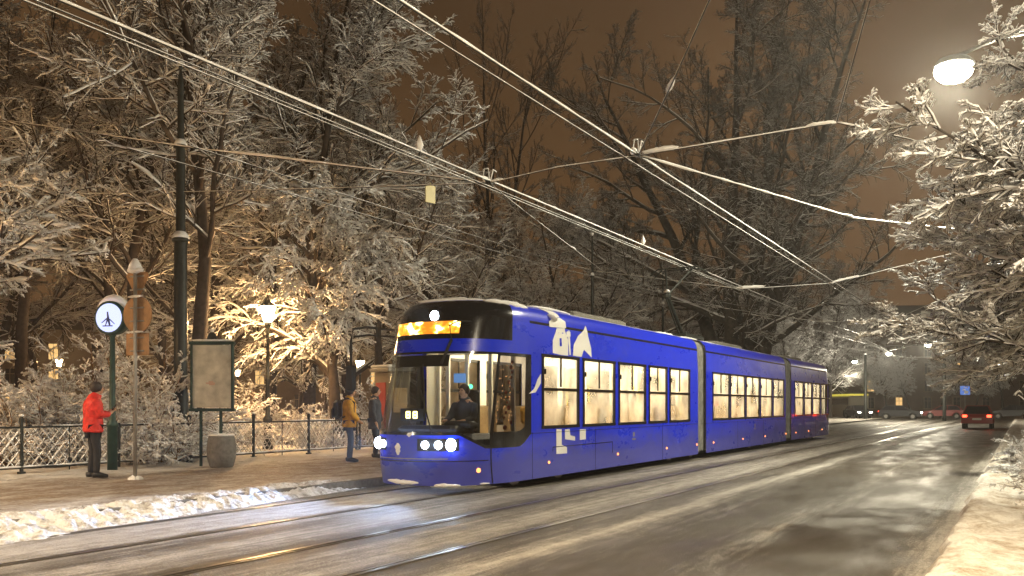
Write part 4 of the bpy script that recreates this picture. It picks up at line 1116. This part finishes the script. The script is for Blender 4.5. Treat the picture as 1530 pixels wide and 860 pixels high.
# notice board
bl=UT(284,19.6,.14); br=UT(349,19.6,.14); 
bc=(bl+br)/2; ang=math.atan2((br-bl).y,(br-bl).x); bw=(br-bl).length; pm=F/19.6
bd=empty('notice_board',bc,ang,'framed pale notice board on two legs with a small crest, left of the park lantern','notice board')
z0=CAMH-(612-CV)/pm-.14; z1=CAMH-(512-CV)/pm-.14
m=MB(); m.box((0,.03,(z0+z1)/2),(bw-.08,.04,z1-z0-.1)); m.build('panel',M['poster'],bd)
m=MB()
for s in (-1,1): m.box((s*(bw/2-.03),.03,(z0+z1)/2),(.045,.12,z1-z0),bev=.01)
for z in (z0,z1): m.box((0,.03,z),(bw+.04,.14,.07),bev=.01)
m.build('frame',M['green_iron'],bd)
for s in (-.26,.18):
    m=MB(); m.tube([(s,.06,0),(s,.06,z0)],.035,8); m.build('leg',M['green_iron'],bd)
m=MB(); m.prism([(-.11,z1+.03),(.11,z1+.03),(.11,z1+.10),(.07,z1+.20),(0,z1+.26),(-.07,z1+.20),(-.11,z1+.10)],'y',.0,.05); m.build('crest',M['iron'],bd)
m=MB(); lump(m,[(-bw/2,.03,z1+.06),(0,.03,z1+.05),(bw/2,.03,z1+.06)],.06,2); m.sphere((0,.02,z1+.28),.05,8,6); m.build('snow_cap',M['snow'],bd,True)
m=MB(); 
for k,(a,b_,w) in enumerate(((-.03,-.30,.20),(.0,-.36,.12),(-.02,-.24,.10))): m.box((a,.006,(z0+z1)/2+b_*.5),(w,.004,.03))
m.build('faded_print',mat('faded_red_print',(.50,.33,.26),.5),bd)
# litter bin
lb=G(331,698,.15); bn=empty('litter_bin',lb,.3,'stout concrete litter bin standing below the notice board','litter bin')
m=MB(); m.lathe([(.22,0),(.25,.03),(.30,.22),(.31,.38),(.295,.55),(.265,.68),(.24,.70),(.20,.68),(.19,.50)],n=24); m.build('barrel',M['concrete'],bn,True)
m=MB(); m.lathe([(.268,.0),(.27,.03),(.24,.045),(.215,.0)],(0,0,.685),24); m.build('rim_snow',M['snow'],bn,True)
# park lanterns
def lantern(loc,label,power,h=4.1,col=(1,.56,.22)):
    e=empty('park_lantern',loc,0,label,'street lamp','lantern posts in the park')
    m=MB(); m.lathe([(.16,0),(.16,.12),(.12,.2),(.12,.85),(.145,.9),(.145,.95),(.075,1.05),(.065,2.1),(.085,2.14),(.06,2.2),(.045,h-.35),(.08,h-.3),(.05,h-.22),(.09,h-.1),(.12,h)],n=12); m.build('post',M['iron'],e,True)
    m=MB(); m.lathe([(.12,0),(.245,.46),(.2,.50)],(0,0,h+.01),8); hd=m.build('lantern_glass',M['parkglow'],e)
    m=MB(); m.lathe([(.23,0),(.20,.06),(.09,.18),(.04,.26),(.01,.36)],(0,0,h+.48),8); m.build('lantern_cap',M['iron'],e)
    l=point_light('lantern_light',(0,0,h+.25),power,col,.22,e); return e
M['parkglow'].cycles.emission_sampling='NONE'
lp=UT(400,27.6,.13); lantern(lp,'lit park lantern on a dark post between the notice board and the yellow jacket person',6500,3.95)
lantern(Vector((5.0,20.4,.13)),'lit park lantern outside the left edge that lights the leftmost shrubs',7500,3.95)
lantern(UT(272,36,.1),'added park lantern behind the tall mast that lights the park trees',4500,4.3)  # no lantern is visible here; added to light the trees amber
lantern(UT(88,60,.1),'small lit park lantern far behind the red jacket person',12000,4.0)
lantern(UT(355,76,.1),'tiny lit park lantern seen right of the notice board',7000,3.9)
lantern(UT(463,92,.1),'tiny lit park lantern seen right behind the weeping tree trunk',7000,3.9)
lantern(UT(538,50,.1),'lit park lantern half hidden beside the tram mirror',4500,3.4)
# street lamps
def street_lamp(base,head,label,power,col,r=.26,glow='lampglow',h=None,spot=0):
    e=empty('street_lamp',base,0,label,'street lamp','tall street lamps along the road')
    hd=Vector(head)-Vector(base); H=hd.z
    m=MB(); m.lathe([(.13,0),(.13,.5),(.09,.6),(.06,H+.2)],n=12); m.build('pole',M['iron'],e,True)
    m=MB(); m.tube([(0,0,H+.1),(hd.x*.3,hd.y*.3,H+.52),(hd.x*.7,hd.y*.7,H+.55),(hd.x,hd.y,H+.28)],.045,8); m.build('arm',M['galv'],e,True)
    m=MB(); m.lathe([(r*.9,0),(r*1.05,.05),(r*.8,.18),(r*.3,.26)],(hd.x,hd.y,H+.06),14); m.build('lamp_head',M['galv'],e,True)
    m=MB(); m.sphere((hd.x,hd.y,H),r,16,10,(1,1,.72)); m.build('bulb',M[glow],e,True)
    m=MB(); m.tube([(hd.x*.05,hd.y*.05,H+.22),(hd.x*.3,hd.y*.3,H+.58),(hd.x*.7,hd.y*.7,H+.61)],.05,6); m.build('snow_cap',M['snow'],e,True)
    if spot: spot_light('street_lamp_light',(hd.x,hd.y,H-.35),(hd.x,hd.y,0),power,col,spot,.5,.25,e)
    else: point_light('street_lamp_light',(hd.x,hd.y,H-.35),power,col,.25,e)
    return e
hp=W(1425,104,20.5)
WARM=(1,.70,.36); 
street_lamp((hp.x,-1.7,.1),hp,'very bright street lamp shining above the snowy trees at the top right',6000,(1,.92,.68),.42)
street_lamp((-3.0,-3.4,.1),(-3.0,-.6,8.6),'street lamp behind the viewpoint lighting the near pavement',9500,WARM,.3,spot=150)
street_lamp((1.5,18.6,.1),(2.5,15.2,7.2),'street lamp outside the left edge lighting the platform and the ploughed snow',2700,(1,.78,.52),.3,spot=138)
street_lamp((7.6,-3.6,.1),(8.0,-1.6,7.6),'added unseen street lamp just outside the right edge lighting the nearest snowy trees',2100,(1,.84,.58),.3)  # extra unseen lamp, added to brighten the street trees from the near side
# suspended far lamps
for (u,v,t,lab) in ((1277,540,95,'leftmost of the three small hanging lamps over the crossing'),(1328,528,82,'middle one of the three small hanging lamps over the crossing'),(1387,515,72,'rightmost of the three small hanging lamps over the crossing')):
    p=W(u,v,t); e=empty('hanging_lamp',p,0,lab,'street lamp','lamps hung on wires over the crossing')
    m=MB(); m.sphere((0,0,0),.26,12,8,(1,1,.7)); m.build('bulb',M['smallglow'],e,True); m=MB(); m.lathe([(.30,.05),(.24,.16),(.08,.3)],(0,0,0),12); m.build('shade',M['iron'],e,True)
    if u<1300: spot_light('hanging_lamp_light',(0,0,-.4),(0,0,-9),500,(1,.86,.60),150,.5,.2,e)
    else: point_light('hanging_lamp_light',(0,0,-.4),2600,(1,.90,.68),.2,e)

# ------------------------------------------------------------------ overhead wires
def wire(name,pts,r,label,group,snow=None,clumps=(),cat='wire',seg=1):
    P=[Vector(p) for p in pts]
    e=empty(name,P[0],0,label,cat,group); o0=P[0]
    m=MB(); m.tube([p-o0 for p in P],r,5); m.build('cable',M['wire'],e,True)
    if snow:
        m=MB(); q=[]; rr=[]
        for a,b2 in zip(P,P[1:]):
            n=max(2,int((b2-a).length/.35))
            for i in range(n): q.append(a+(b2-a)*(i/n)-o0+Vector((0,0,r*.6+snow*.5))); rr.append(snow*random.uniform(.65,1.25))
        q.append(P[-1]-o0+Vector((0,0,r*.6))); rr.append(snow)
        for (i0,f0,f1,cr) in clumps:
            lump(m,[P[i0]+(P[i0+1]-P[i0])*f0-o0+Vector((0,0,cr*.6)),P[i0]+(P[i0+1]-P[i0])*f1-o0+Vector((0,0,cr*.6))],cr,f0*10,n=7)
        m.tube(q,rr,5); m.build('snow_cover',M['wire_snow'],e,True)
    return e
def clamp(p,label):
    e=empty('wire_clamp',p,0,label,'wire clamp','clamps joining the overhead wires')
    m=MB(); m.box((0,0,.02),(.22,.05,.05)); m.tube([(0,-.18,.02),(0,.18,.02)],.012,6)
    m.tube([(-.25,-.0,.0),(-.18,0,.22),(-.05,0,.26),(0,0,.05)],.010,5); m.tube([(.05,0,.05),(.14,0,.28),(.26,0,.26),(.34,.0,.05)],.010,5); m.build('clamp_body',M['wire'],e)
    m=MB(); lump(m,[(-.25,0,.08),(.1,.12,.10),(.3,.15,.08)],.065,p[0]); m.tube([(-.25,-.0,.02),(-.18,0,.24),(-.05,0,.28),(0,0,.07)],.014,5); m.tube([(.05,0,.07),(.14,0,.30),(.26,0,.28)],.014,5); m.build('snow_lump',M['wire_snow'],e,True)
CG='contact wires along the tracks'
HC=5.72
for Yc,tn,dz in ((8.96,'the tram',0),(5.8,'the nearer empty track',0.0)):
    for k,(dy,dz2,r,s,w) in enumerate(((.0,.12,.012,.020,'thick snow coated upper'),(.075,0,.008,.008,'thin left lower'),(-.055,-.01,.008,.007,'thin right lower'))):
        if Yc<6 and k==2: continue
        wire('contact_wire',[(-6,Yc+dy,HC+dz2),(14.6,Yc+dy,HC+dz2),(31.5,Yc+dy,HC+dz2),(47.5,Yc+dy,HC+dz2),(70,Yc+dy+.2,HC+dz2),(100,Yc+dy+1.5,HC+dz2)],r,w+' contact wire over '+tn,CG,s)
SG2='cross span wires holding the contact wires'
J1=Vector((14.7,8.96,HC+.08)); J2=Vector((14.5,5.8,HC+.12)); J3=W(1250,183,13.8)
m_top=Vector((mp.x,mp.y,CAMH-(287-CV)/F*21.8))
wire('span_wire',[W(-60,170,27),W(310,224,21),J1],.012,'long snowy span wire passing the mast towards the wire above the tram roof',SG2,.018,[(1,.02,.55,.045),(1,.10,.35,.06),(0,.2,.75,.03)])
wire('span_wire',[m_top,W(500,281,19.5),J1],.009,'lower thin span wire from the mast carrying the yellow plate',SG2,.010)
wire('span_wire',[J1,(14.6,7.4,HC+.16),J2],.009,'short span wire bridging the contact wires of both tracks',SG2,.012,[(0,.02,.2,.05)])
wire('span_wire',[J2,J3],.010,'snowy span wire from the near contact wires up to the peak at the upper right',SG2,.016,[(0,.02,.22,.075),(0,.86,.99,.05)])
wire('span_wire',[J3,W(1360,208,13.2),W(1620,300,13)],.009,'thin span wire going from the peak down into the right hand snowy tree',SG2,.009,[(0,.03,.3,.03)])
wire('span_wire',[J2,W(1275,326,20.5),(31,-1.7,6.2)],.012,'thick bright snowy guy wire running right and down from the near clamp',SG2,.024,[(0,.94,1.0,.05)])
wire('stay_wire',[J2,W(1010,112,12.2),W(1060,0,11.0),W(1100,-120,10)],.010,'steep thin stay wire rising from the near clamp to the top edge','stay wires rising out of view',.013,[(0,.80,.96,.045)])
wire('stay_wire',[J3,W(1300,0,12.2),W(1330,-120,11.5)],.010,'steep thin stay wire rising from the peak on the right to the top edge','stay wires rising out of view',.014)
for p,l in ((J1,'snowy wire clamp above the tram front roof'),(J2,'large snowy wire clamp with two curled horns above the nearer track')): clamp(p,l)
# hanging snow tufts on wire
for (u,v,t,l) in ((627,222,19.5,'small snow topped hanger standing on the wire above the yellow plate'),(961,366,26.0,'small snow topped hanger on the wire left of the pantograph')):
    p=W(u,v+10,t); X=(XonY(u,8.96)); p=Vector((X,8.96,HC+.16)); e=empty('wire_hanger',p,0,l,'wire hanger','snowy hangers on the contact wire')
    m=MB(); m.tube([(0,0,-.1),(0,0,.1)],.02,6); m.build('stem',M['wire'],e); m=MB(); m.tube([(0,0,-.02),(0,0,.08),(0,0,.24)],[.03,.07,.01],8); m.build('snow_tuft',M['wire_snow'],e,True)
pp=W(643,276,18.4); m=MB(); m.box((0,0,-.19),(.26,.02,.36)); m.tube([(0,0,-.02),(0,0,.04)],.012,5); o=m.build('wire_plate',M['plate']); o.location=pp; o.rotation_euler=(0,0,-.25); tag(o,'small yellow plate hanging from the thin span wire above the tram','sign plate')
def track_pt(u,Yc,z=HC+.06): return Vector((XonY(u,Yc),Yc,z))
a=track_pt(1110,8.96); b2=Vector((a.x,5.8,HC+.06)); 
wire('span_wire',[m2+Vector((0,0,7.5)),a,b2,(a.x,-1.6,7.2)],.010,'second cross span wire, above the middle tram section',SG2,.014,[(1,-.1,.25,.11),(2,-.02,.12,.08)])
c1=track_pt(1230,8.96); c2=Vector((c1.x,5.8,HC+.06))
wire('span_wire',[m3+Vector((0,0,7.2)),c1,c2,(c1.x,-1.6,6.8)],.011,'third cross span wire, above the rear tram section',SG2,.016,[(1,-.1,.15,.12),(2,-.03,.1,.12)])
wire('span_wire',[Vector((c1.x+1,5.8,HC+.06)),(c1.x-6,-1.6,8.0)],.010,'oblique stay wire from the nearer contact wire up into the right trees',SG2,.014)
o=MB(); o.box((0,0,0),(.03,.42,.36)); o=o.build('wire_plate',M['white']); o.location=W(1383,469,44); tag(o,'small white square plate hanging on the third cross span wire','sign plate')
for X,l in ((70,'fourth cross span wire far down the street'),(88,'farthest cross span wire beside the hanging lamps')):
    wire('span_wire',[(X,18,7.6),(X,9.1,HC+.1),(X,6.0,HC+.1),(X,-2,7.2)],.012,l,SG2,.018)
wire('span_wire',[W(1240,541,97),W(1277,537,95),W(1328,524,82),W(1387,511,72),W(1450,505,68)],.012,'wire carrying the three hanging lamps over the crossing',SG2,.014)
wire('feeder_wire',[(12,14.2,6.6),W(790,378,38),W(1000,436,44),W(1225,480,60),W(1290,500,80)],.011,'upper thin feeder wire behind the tram, crossing the giant tree','feeder wires behind the tram',.010)
wire('feeder_wire',[(11,14.8,6.4),W(800,392,38),W(985,437,44),W(1215,492,62),W(1300,515,84)],.011,'lower thin feeder wire behind the tram, crossing the giant tree','feeder wires behind the tram',.010)
wire('stay_wire',[J1,W(770,305,18),W(860,374,25),W(900,405,33)],.009,'slanting stay wire running down right from the clamp above the tram front','stay wires rising out of view',.009,[(1,.9,1.0,.04)])

# ------------------------------------------------------------------ cars, bus
def car(loc,yaw,label,paint,head=True,tail=True,group='cars on the crossing'):
    e=empty('car',loc,yaw,label,'car',group)
    prof=[(-2.05,.35),(-2.08,.75),(-1.95,.92),(-1.0,.98),(1.1,.98),(1.85,.88),(2.08,.70),(2.1,.35)]
    def loft(prof,w,ins):
        m=MB(); n=len(prof); vs=[]
        for s,k in ((-1,ins),(-1,0),(1,0),(1,ins)):
            for (x,z) in prof:
                kk = k; vs.append((x*(1-kk*.04),s*(w-kk*.06),z))
        fs=[tuple(range(n)),tuple(range(4*n-1,3*n-1,-1))]
        for r_ in range(3):
            for i in range(n): fs.append((r_*n+i,r_*n+(i+1)%n,(r_+1)*n+(i+1)%n,(r_+1)*n+i))
        m.add(vs,fs); return m
    # lower body with wheel arches
    arch=[]
    for cx in (1.3,-1.3):
        pass
    low=[(-2.05,.35)]+[(-1.3+.38*math.cos(a),.32+.38*math.sin(a)) for a in np.linspace(PI,0,8)]+[(1.3+.38*math.cos(a),.32+.38*math.sin(a)) for a in np.linspace(PI,0,8)]+[(2.1,.35),(2.1,.66),(1.95,.82),(1.1,.95),(-1.0,.98),(-1.95,.94),(-2.08,.75)]
    loft(low,.88,1).build('body',paint,e)
    cab=MB(); b0=[(-1.85,-.80,.94),(1.05,-.80,.94),(1.05,.80,.94),(-1.85,.80,.94)]; t0=[(-1.35,-.60,1.43),(.25,-.60,1.45),(.25,.60,1.45),(-1.35,.60,1.43)]
    cab.add(b0+t0,[(0,3,2,1),(4,5,6,7),(0,1,5,4),(1,2,6,5),(2,3,7,6),(3,0,4,7)]); cab.build('windows',M['pane_dark'],e)
    rf=MB(); rf.box((-.55,0,1.455),(1.62,1.22,.05),bev=.02); 
    for s in (-1,1):
        for (x0,x1) in ((-1.85,-1.35),(1.05,.25),(-.4,-.45)): rf.tube([(x0,s*.80,.94),(x1,s*.61,1.44)],.035,5)
    rf.build('roof',paint,e)
    for sx in (-1.3,1.3):
        for s in (-1,1):
            w=MB(); w.tube([(sx,s*.66,.32),(sx,s*.86,.32)],.32,16); wo=w.build('wheel',M['rubber'],e); r=MB(); r.tube([(sx,s*.86,.32),(sx,s*.875,.32)],.19,10); r.build('rim',M['galv'],wo)
    for s in (-1,1):
        h=MB(); h.box((2.04,s*.62,.68),(.10,.34,.15),bev=.03); h.build('headlight',M['smallglow'] if head else M['galv'],e)
        h=MB(); h.box((-2.05,s*.68,.80),(.08,.26,.18),bev=.03); h.build('tail_light',M['redglow'] if tail else M['redpanel'],e)
    h=MB(); h.box((-2.09,0,.62),(.02,.52,.12)); h.build('number_plate',M['white'],e)
    return e
car((65,2.5,0),0,'dark red car with lit tail lights driving away on the right lane',M['carred'],False,True)
p=UT(1282,98,0); car(p,PI+.5,'oncoming car with bright headlights just past the tail of the tram',M['cardark'],True,False)
for u,t,yaw,lab,pm_,hd in ((1345,94,-PI/2,'dark car side on at the crossing below the left of the snowy clump',M['cardark'],True),(1410,97,PI/2,'red car side on at the crossing, left of the blue sign',M['carred'],True),(1512,95,PI/2,'dark car side on at the crossing near the right edge',M['cardark'],True)):
    car(UT(u,t,0),yaw,lab,pm_,hd,True)
p=UT(1264,112,0); bs=empty('bus',p,.5,'pale bus with a yellow roof band half hidden behind the tail of the tram','bus')
m=MB(); m.box((0,0,1.45),(9,2.4,2.4),bev=.15); m.build('body',mat('bus_paint',(.35,.33,.26),.4),bs)
m=MB(); m.box((0,0,2.76),(8.6,2.44,.22),bev=.04); m.build('roof_band',M['yellowbus'],bs)
m=MB(); m.box((0,0,1.95),(8.4,2.44,.8)); m.build('windows',M['pane_dark'],bs)
for sx in (-2.8,2.8):
    for s in (-1,1): w=MB(); w.tube([(sx,s*1.0,.45),(sx,s*1.22,.45)],.45,16); w.build('wheel',M['rubber'],bs)
# blue sign & posts at the crossing
p=UT(1442,100,0); e=empty('blue_road_sign',p,0,'square blue road sign on a post in front of the snowy clump','road sign')
m=MB(); m.tube([(0,0,0),(0,0,3.9)],.05,8); m.build('post',M['galv'],e); zc=CAMH-(583-CV)/F*100
m=MB(); m.box((-.06,0,zc),(.04,1.0,1.0),bev=.01); pl=m.build('sign_plate',M['bluesign'],e)
m=MB(); m.box((-.09,.1,zc+.05),(.01,.35,.12)); m.box((-.09,-.12,zc-.2),(.01,.4,.3)); m.build('sign_mark',M['white'],pl)
for (u,t,h,l) in ((1411,84,8,'dark thin street pole in the middle of the snowy clump, right of the hanging lamps'),(1293,88,6.5,'pale thin pole standing just right of the tram tail')):
    e=empty('street_pole',UT(u,t,0),0,l,'pole','street poles by the crossing'); m=MB(); m.lathe([(.18,0),(.16,1),(.12,h)],n=10); m.build('shaft',M['iron'],e,True); m=MB(); m.sphere((0,0,h+.05),.16,8,6,(1,1,.6)); m.build('snow_cap',M['snow'],e,True)
# kiosk behind the tram mirror
kp=UT(586,25.5,.14); ks=empty('kiosk',kp,-.3,'small pale kiosk with a red panel behind the tram mirror','kiosk')
m=MB(); m.box((0,0,1.15),(.75,.75,2.3),bev=.03); m.build('wall',M['brick2'],ks); m=MB(); m.box((0,0,2.36),(.95,.95,.12),bev=.03); m.build('roof',M['galv'],ks)
m=MB(); m.box((-.39,-.0,1.35),(.03,.45,1.3)); m.build('panel',M['redpanel'],ks); m=MB(); m.box((0,-.39,1.5),(.45,.03,.7)); m.build('window',M['pane_lit'],ks)
m=MB(); m.box((0,0,2.46),(.92,.92,.09),bev=.04); m.build('roof_snow',M['snow'],ks)

# ------------------------------------------------------------------ far buildings
def building(loc,yaw,w,d,h,cols,rows,label,wm,lit,seed):
    e=empty('building',loc,yaw,label,'building'); rd=random.Random(seed)
    m=MB(); m.box((0,0,h/2),(w,d,h)); m.build('wall',wm,e)
    m=MB(); m.prism([(-d/2-.4,h),(d/2+.4,h),(0,h+3.2)],'x',-w/2-.3,w/2+.3); m.build('roof',M['slate'],e)
    m=MB(); m.box((0,-d/2-.12,h-.25),(w+.4,.3,.4)); m.box((0,-d/2-.06,3.6),(w,.14,.2)); m.build('cornice',wm,e)
    for i in range(cols):
        for j in range(rows):
            x=-w/2+(i+.5)*w/cols; z=1.9+j*(h-1.5)/rows
            fr=MB()
            for sx in (-.62,.62): fr.box((x+sx,-d/2-.05,z),(.14,.14,2.0))
            fr.box((x,-d/2-.05,z+1.05),(1.6,.2,.14)); fr.box((x,-d/2-.08,z-1.05),(1.6,.26,.12)); fr.box((x,-d/2-.04,z),(.07,.08,1.9)); fr.box((x,-d/2-.04,z+.35),(1.1,.08,.07))
            fo=fr.build('window',M['brick2'],e); pn=MB(); pn.box((x,-d/2-.02,z),(1.1,.04,1.95)); pn.build('pane',M['pane_lit'] if rd.random()<lit else M['pane_dark'],fo)
va=math.atan2(ST,CT)
building(UT(1290,168,0),-PI/2+.35,44,12,17,9,5,'dark brown tenement with a few dim lit windows behind the far crossing',M['brick'],.10,3)
building(UT(1435,182,0),-PI/2+.1,34,12,15,8,4,'dark tenement behind the snowy clump at the end of the street',M['brick'],.12,5)
building(UT(250,120,0),va-PI/2+.2,60,12,11,12,3,'long ochre building barely seen between the park trees on the left',M['brick2'],.12,7)
building(UT(620,135,0),va-PI/2,60,12,13,12,3,'long ochre building barely seen through the park trees behind the tram',M['brick2'],.08,8)

# right side planter
pl=UT(1523,15.0,.1); pl=Vector((13.2,-.62,.1))
pe=empty('planter_rail',(11.4,-.18,.1),0,'low wooden tree guard filled with dry twigs and snow at the right edge','tree guard')
m=MB()
for dx_ in (-.0,.55,1.1,1.65): m.box((dx_,0,.30),(.06,.05,.62),bev=.01)
for dy_ in (-.5,-1.0): m.box((0,dy_,.30),(.05,.06,.62),bev=.01)
for z in (.18,.55): m.box((.82,0,z),(1.75,.04,.05)); m.box((0,-.6,z),(.04,1.2,.05))
m.build('rails',M['wood'],pe)
m=MB(); lump(m,[(-.05,0,.60),(1.7,0,.60)],.05,3); lump(m,[(0,-.05,.60),(0,-1.2,.60)],.05,4); m.build('rail_snow',M['snow'],pe,True)
def low_shrub(loc,sc,rz,label):
    e=empty('low_hedge_shrub',loc,rz,label,'shrub','dry snowy shrubs on the right pavement'); e.scale=(sc,)*3
    for nm_,me in zip(('stems','snow_cover'),shrubs[1]): o=D.objects.new(nm_,me); C.objects.link(o); o.parent=e
low_shrub((12.2,-.65,.1),.38,0,'dry twiggy shrub inside the wooden tree guard at the right edge')
low_shrub((15.2,-.35,.1),.42,1,'snowy dry shrub on the pavement just beyond the wooden tree guard')
low_shrub((19.5,-.25,.1),.45,2,'second snowy dry shrub beyond the wooden tree guard')
low_shrub((25,-.2,.1),.5,3,'third and farthest snowy dry shrub beyond the wooden tree guard')

# ------------------------------------------------------------------ world, camera
w=D.worlds.new('World'); bpy.context.scene.world=w; w.use_nodes=True
nt=w.node_tree; bg=nt.nodes['Background']
tc=nt.nodes.new('ShaderNodeTexCoord'); sx=nt.nodes.new('ShaderNodeSeparateXYZ'); nt.links.new(tc.outputs['Generated'],sx.inputs[0])
rp=nt.nodes.new('ShaderNodeValToRGB'); nt.links.new(sx.outputs[2],rp.inputs[0])
e_=rp.color_ramp.elements; e_[0].position=0; e_[0].color=(.200,.098,.034,1); e_[1].position=.6; e_[1].color=(.060,.034,.018,1)
x_=e_.new(.22); x_.color=(.135,.068,.026,1)
nz_=nt.nodes.new('ShaderNodeTexNoise'); nz_.inputs['Scale'].default_value=2.2; nz_.inputs['Detail'].default_value=5; nt.links.new(tc.outputs['Generated'],nz_.inputs['Vector'])
mr=nt.nodes.new('ShaderNodeMapRange'); mr.inputs['To Min'].default_value=.62; mr.inputs['To Max'].default_value=1.38; mr.inputs['From Min'].default_value=.3; mr.inputs['From Max'].default_value=.7; nt.links.new(nz_.outputs['Fac'],mr.inputs['Value'])
vm=nt.nodes.new('ShaderNodeVectorMath'); vm.operation='SCALE'; nt.links.new(rp.outputs[0],vm.inputs[0]); nt.links.new(mr.outputs[0],vm.inputs['Scale'])
nt.links.new(vm.outputs[0],bg.inputs[0]); bg.inputs[1].default_value=.66

hz=D.materials.new('night_haze'); hz.use_nodes=True; hn=hz.node_tree; hn.nodes.remove(hn.nodes['Principled BSDF'])
pv=hn.nodes.new('ShaderNodeVolumePrincipled'); pv.inputs['Color'].default_value=(.9,.9,.9,1); pv.inputs['Density'].default_value=.0011; pv.inputs['Anisotropy'].default_value=.6
hn.links.new(pv.outputs[0],hn.nodes['Material Output'].inputs['Volume'])
m=MB(); m.box((120,40,20),(460,440,46)); o=m.build('haze',hz); o['kind']='stuff'; tag(o,'thin winter night air glowing softly around the lamps','haze')
cam=D.cameras.new('camera'); co=D.objects.new('camera',cam); C.objects.link(co)
co.location=(0,0,CAMH); co.rotation_euler=(PI/2,0,TH-PI/2)
cam.sensor_width=36; cam.lens=F/1530*36; cam.shift_y=(CV-430)/1530; cam.clip_end=2000; cam.clip_start=.1
bpy.context.scene.camera=co
sc=bpy.context.scene
sc.view_settings.view_transform='Standard'; sc.view_settings.look='None'; sc.view_settings.gamma=1; sc.view_settings.exposure=0.35
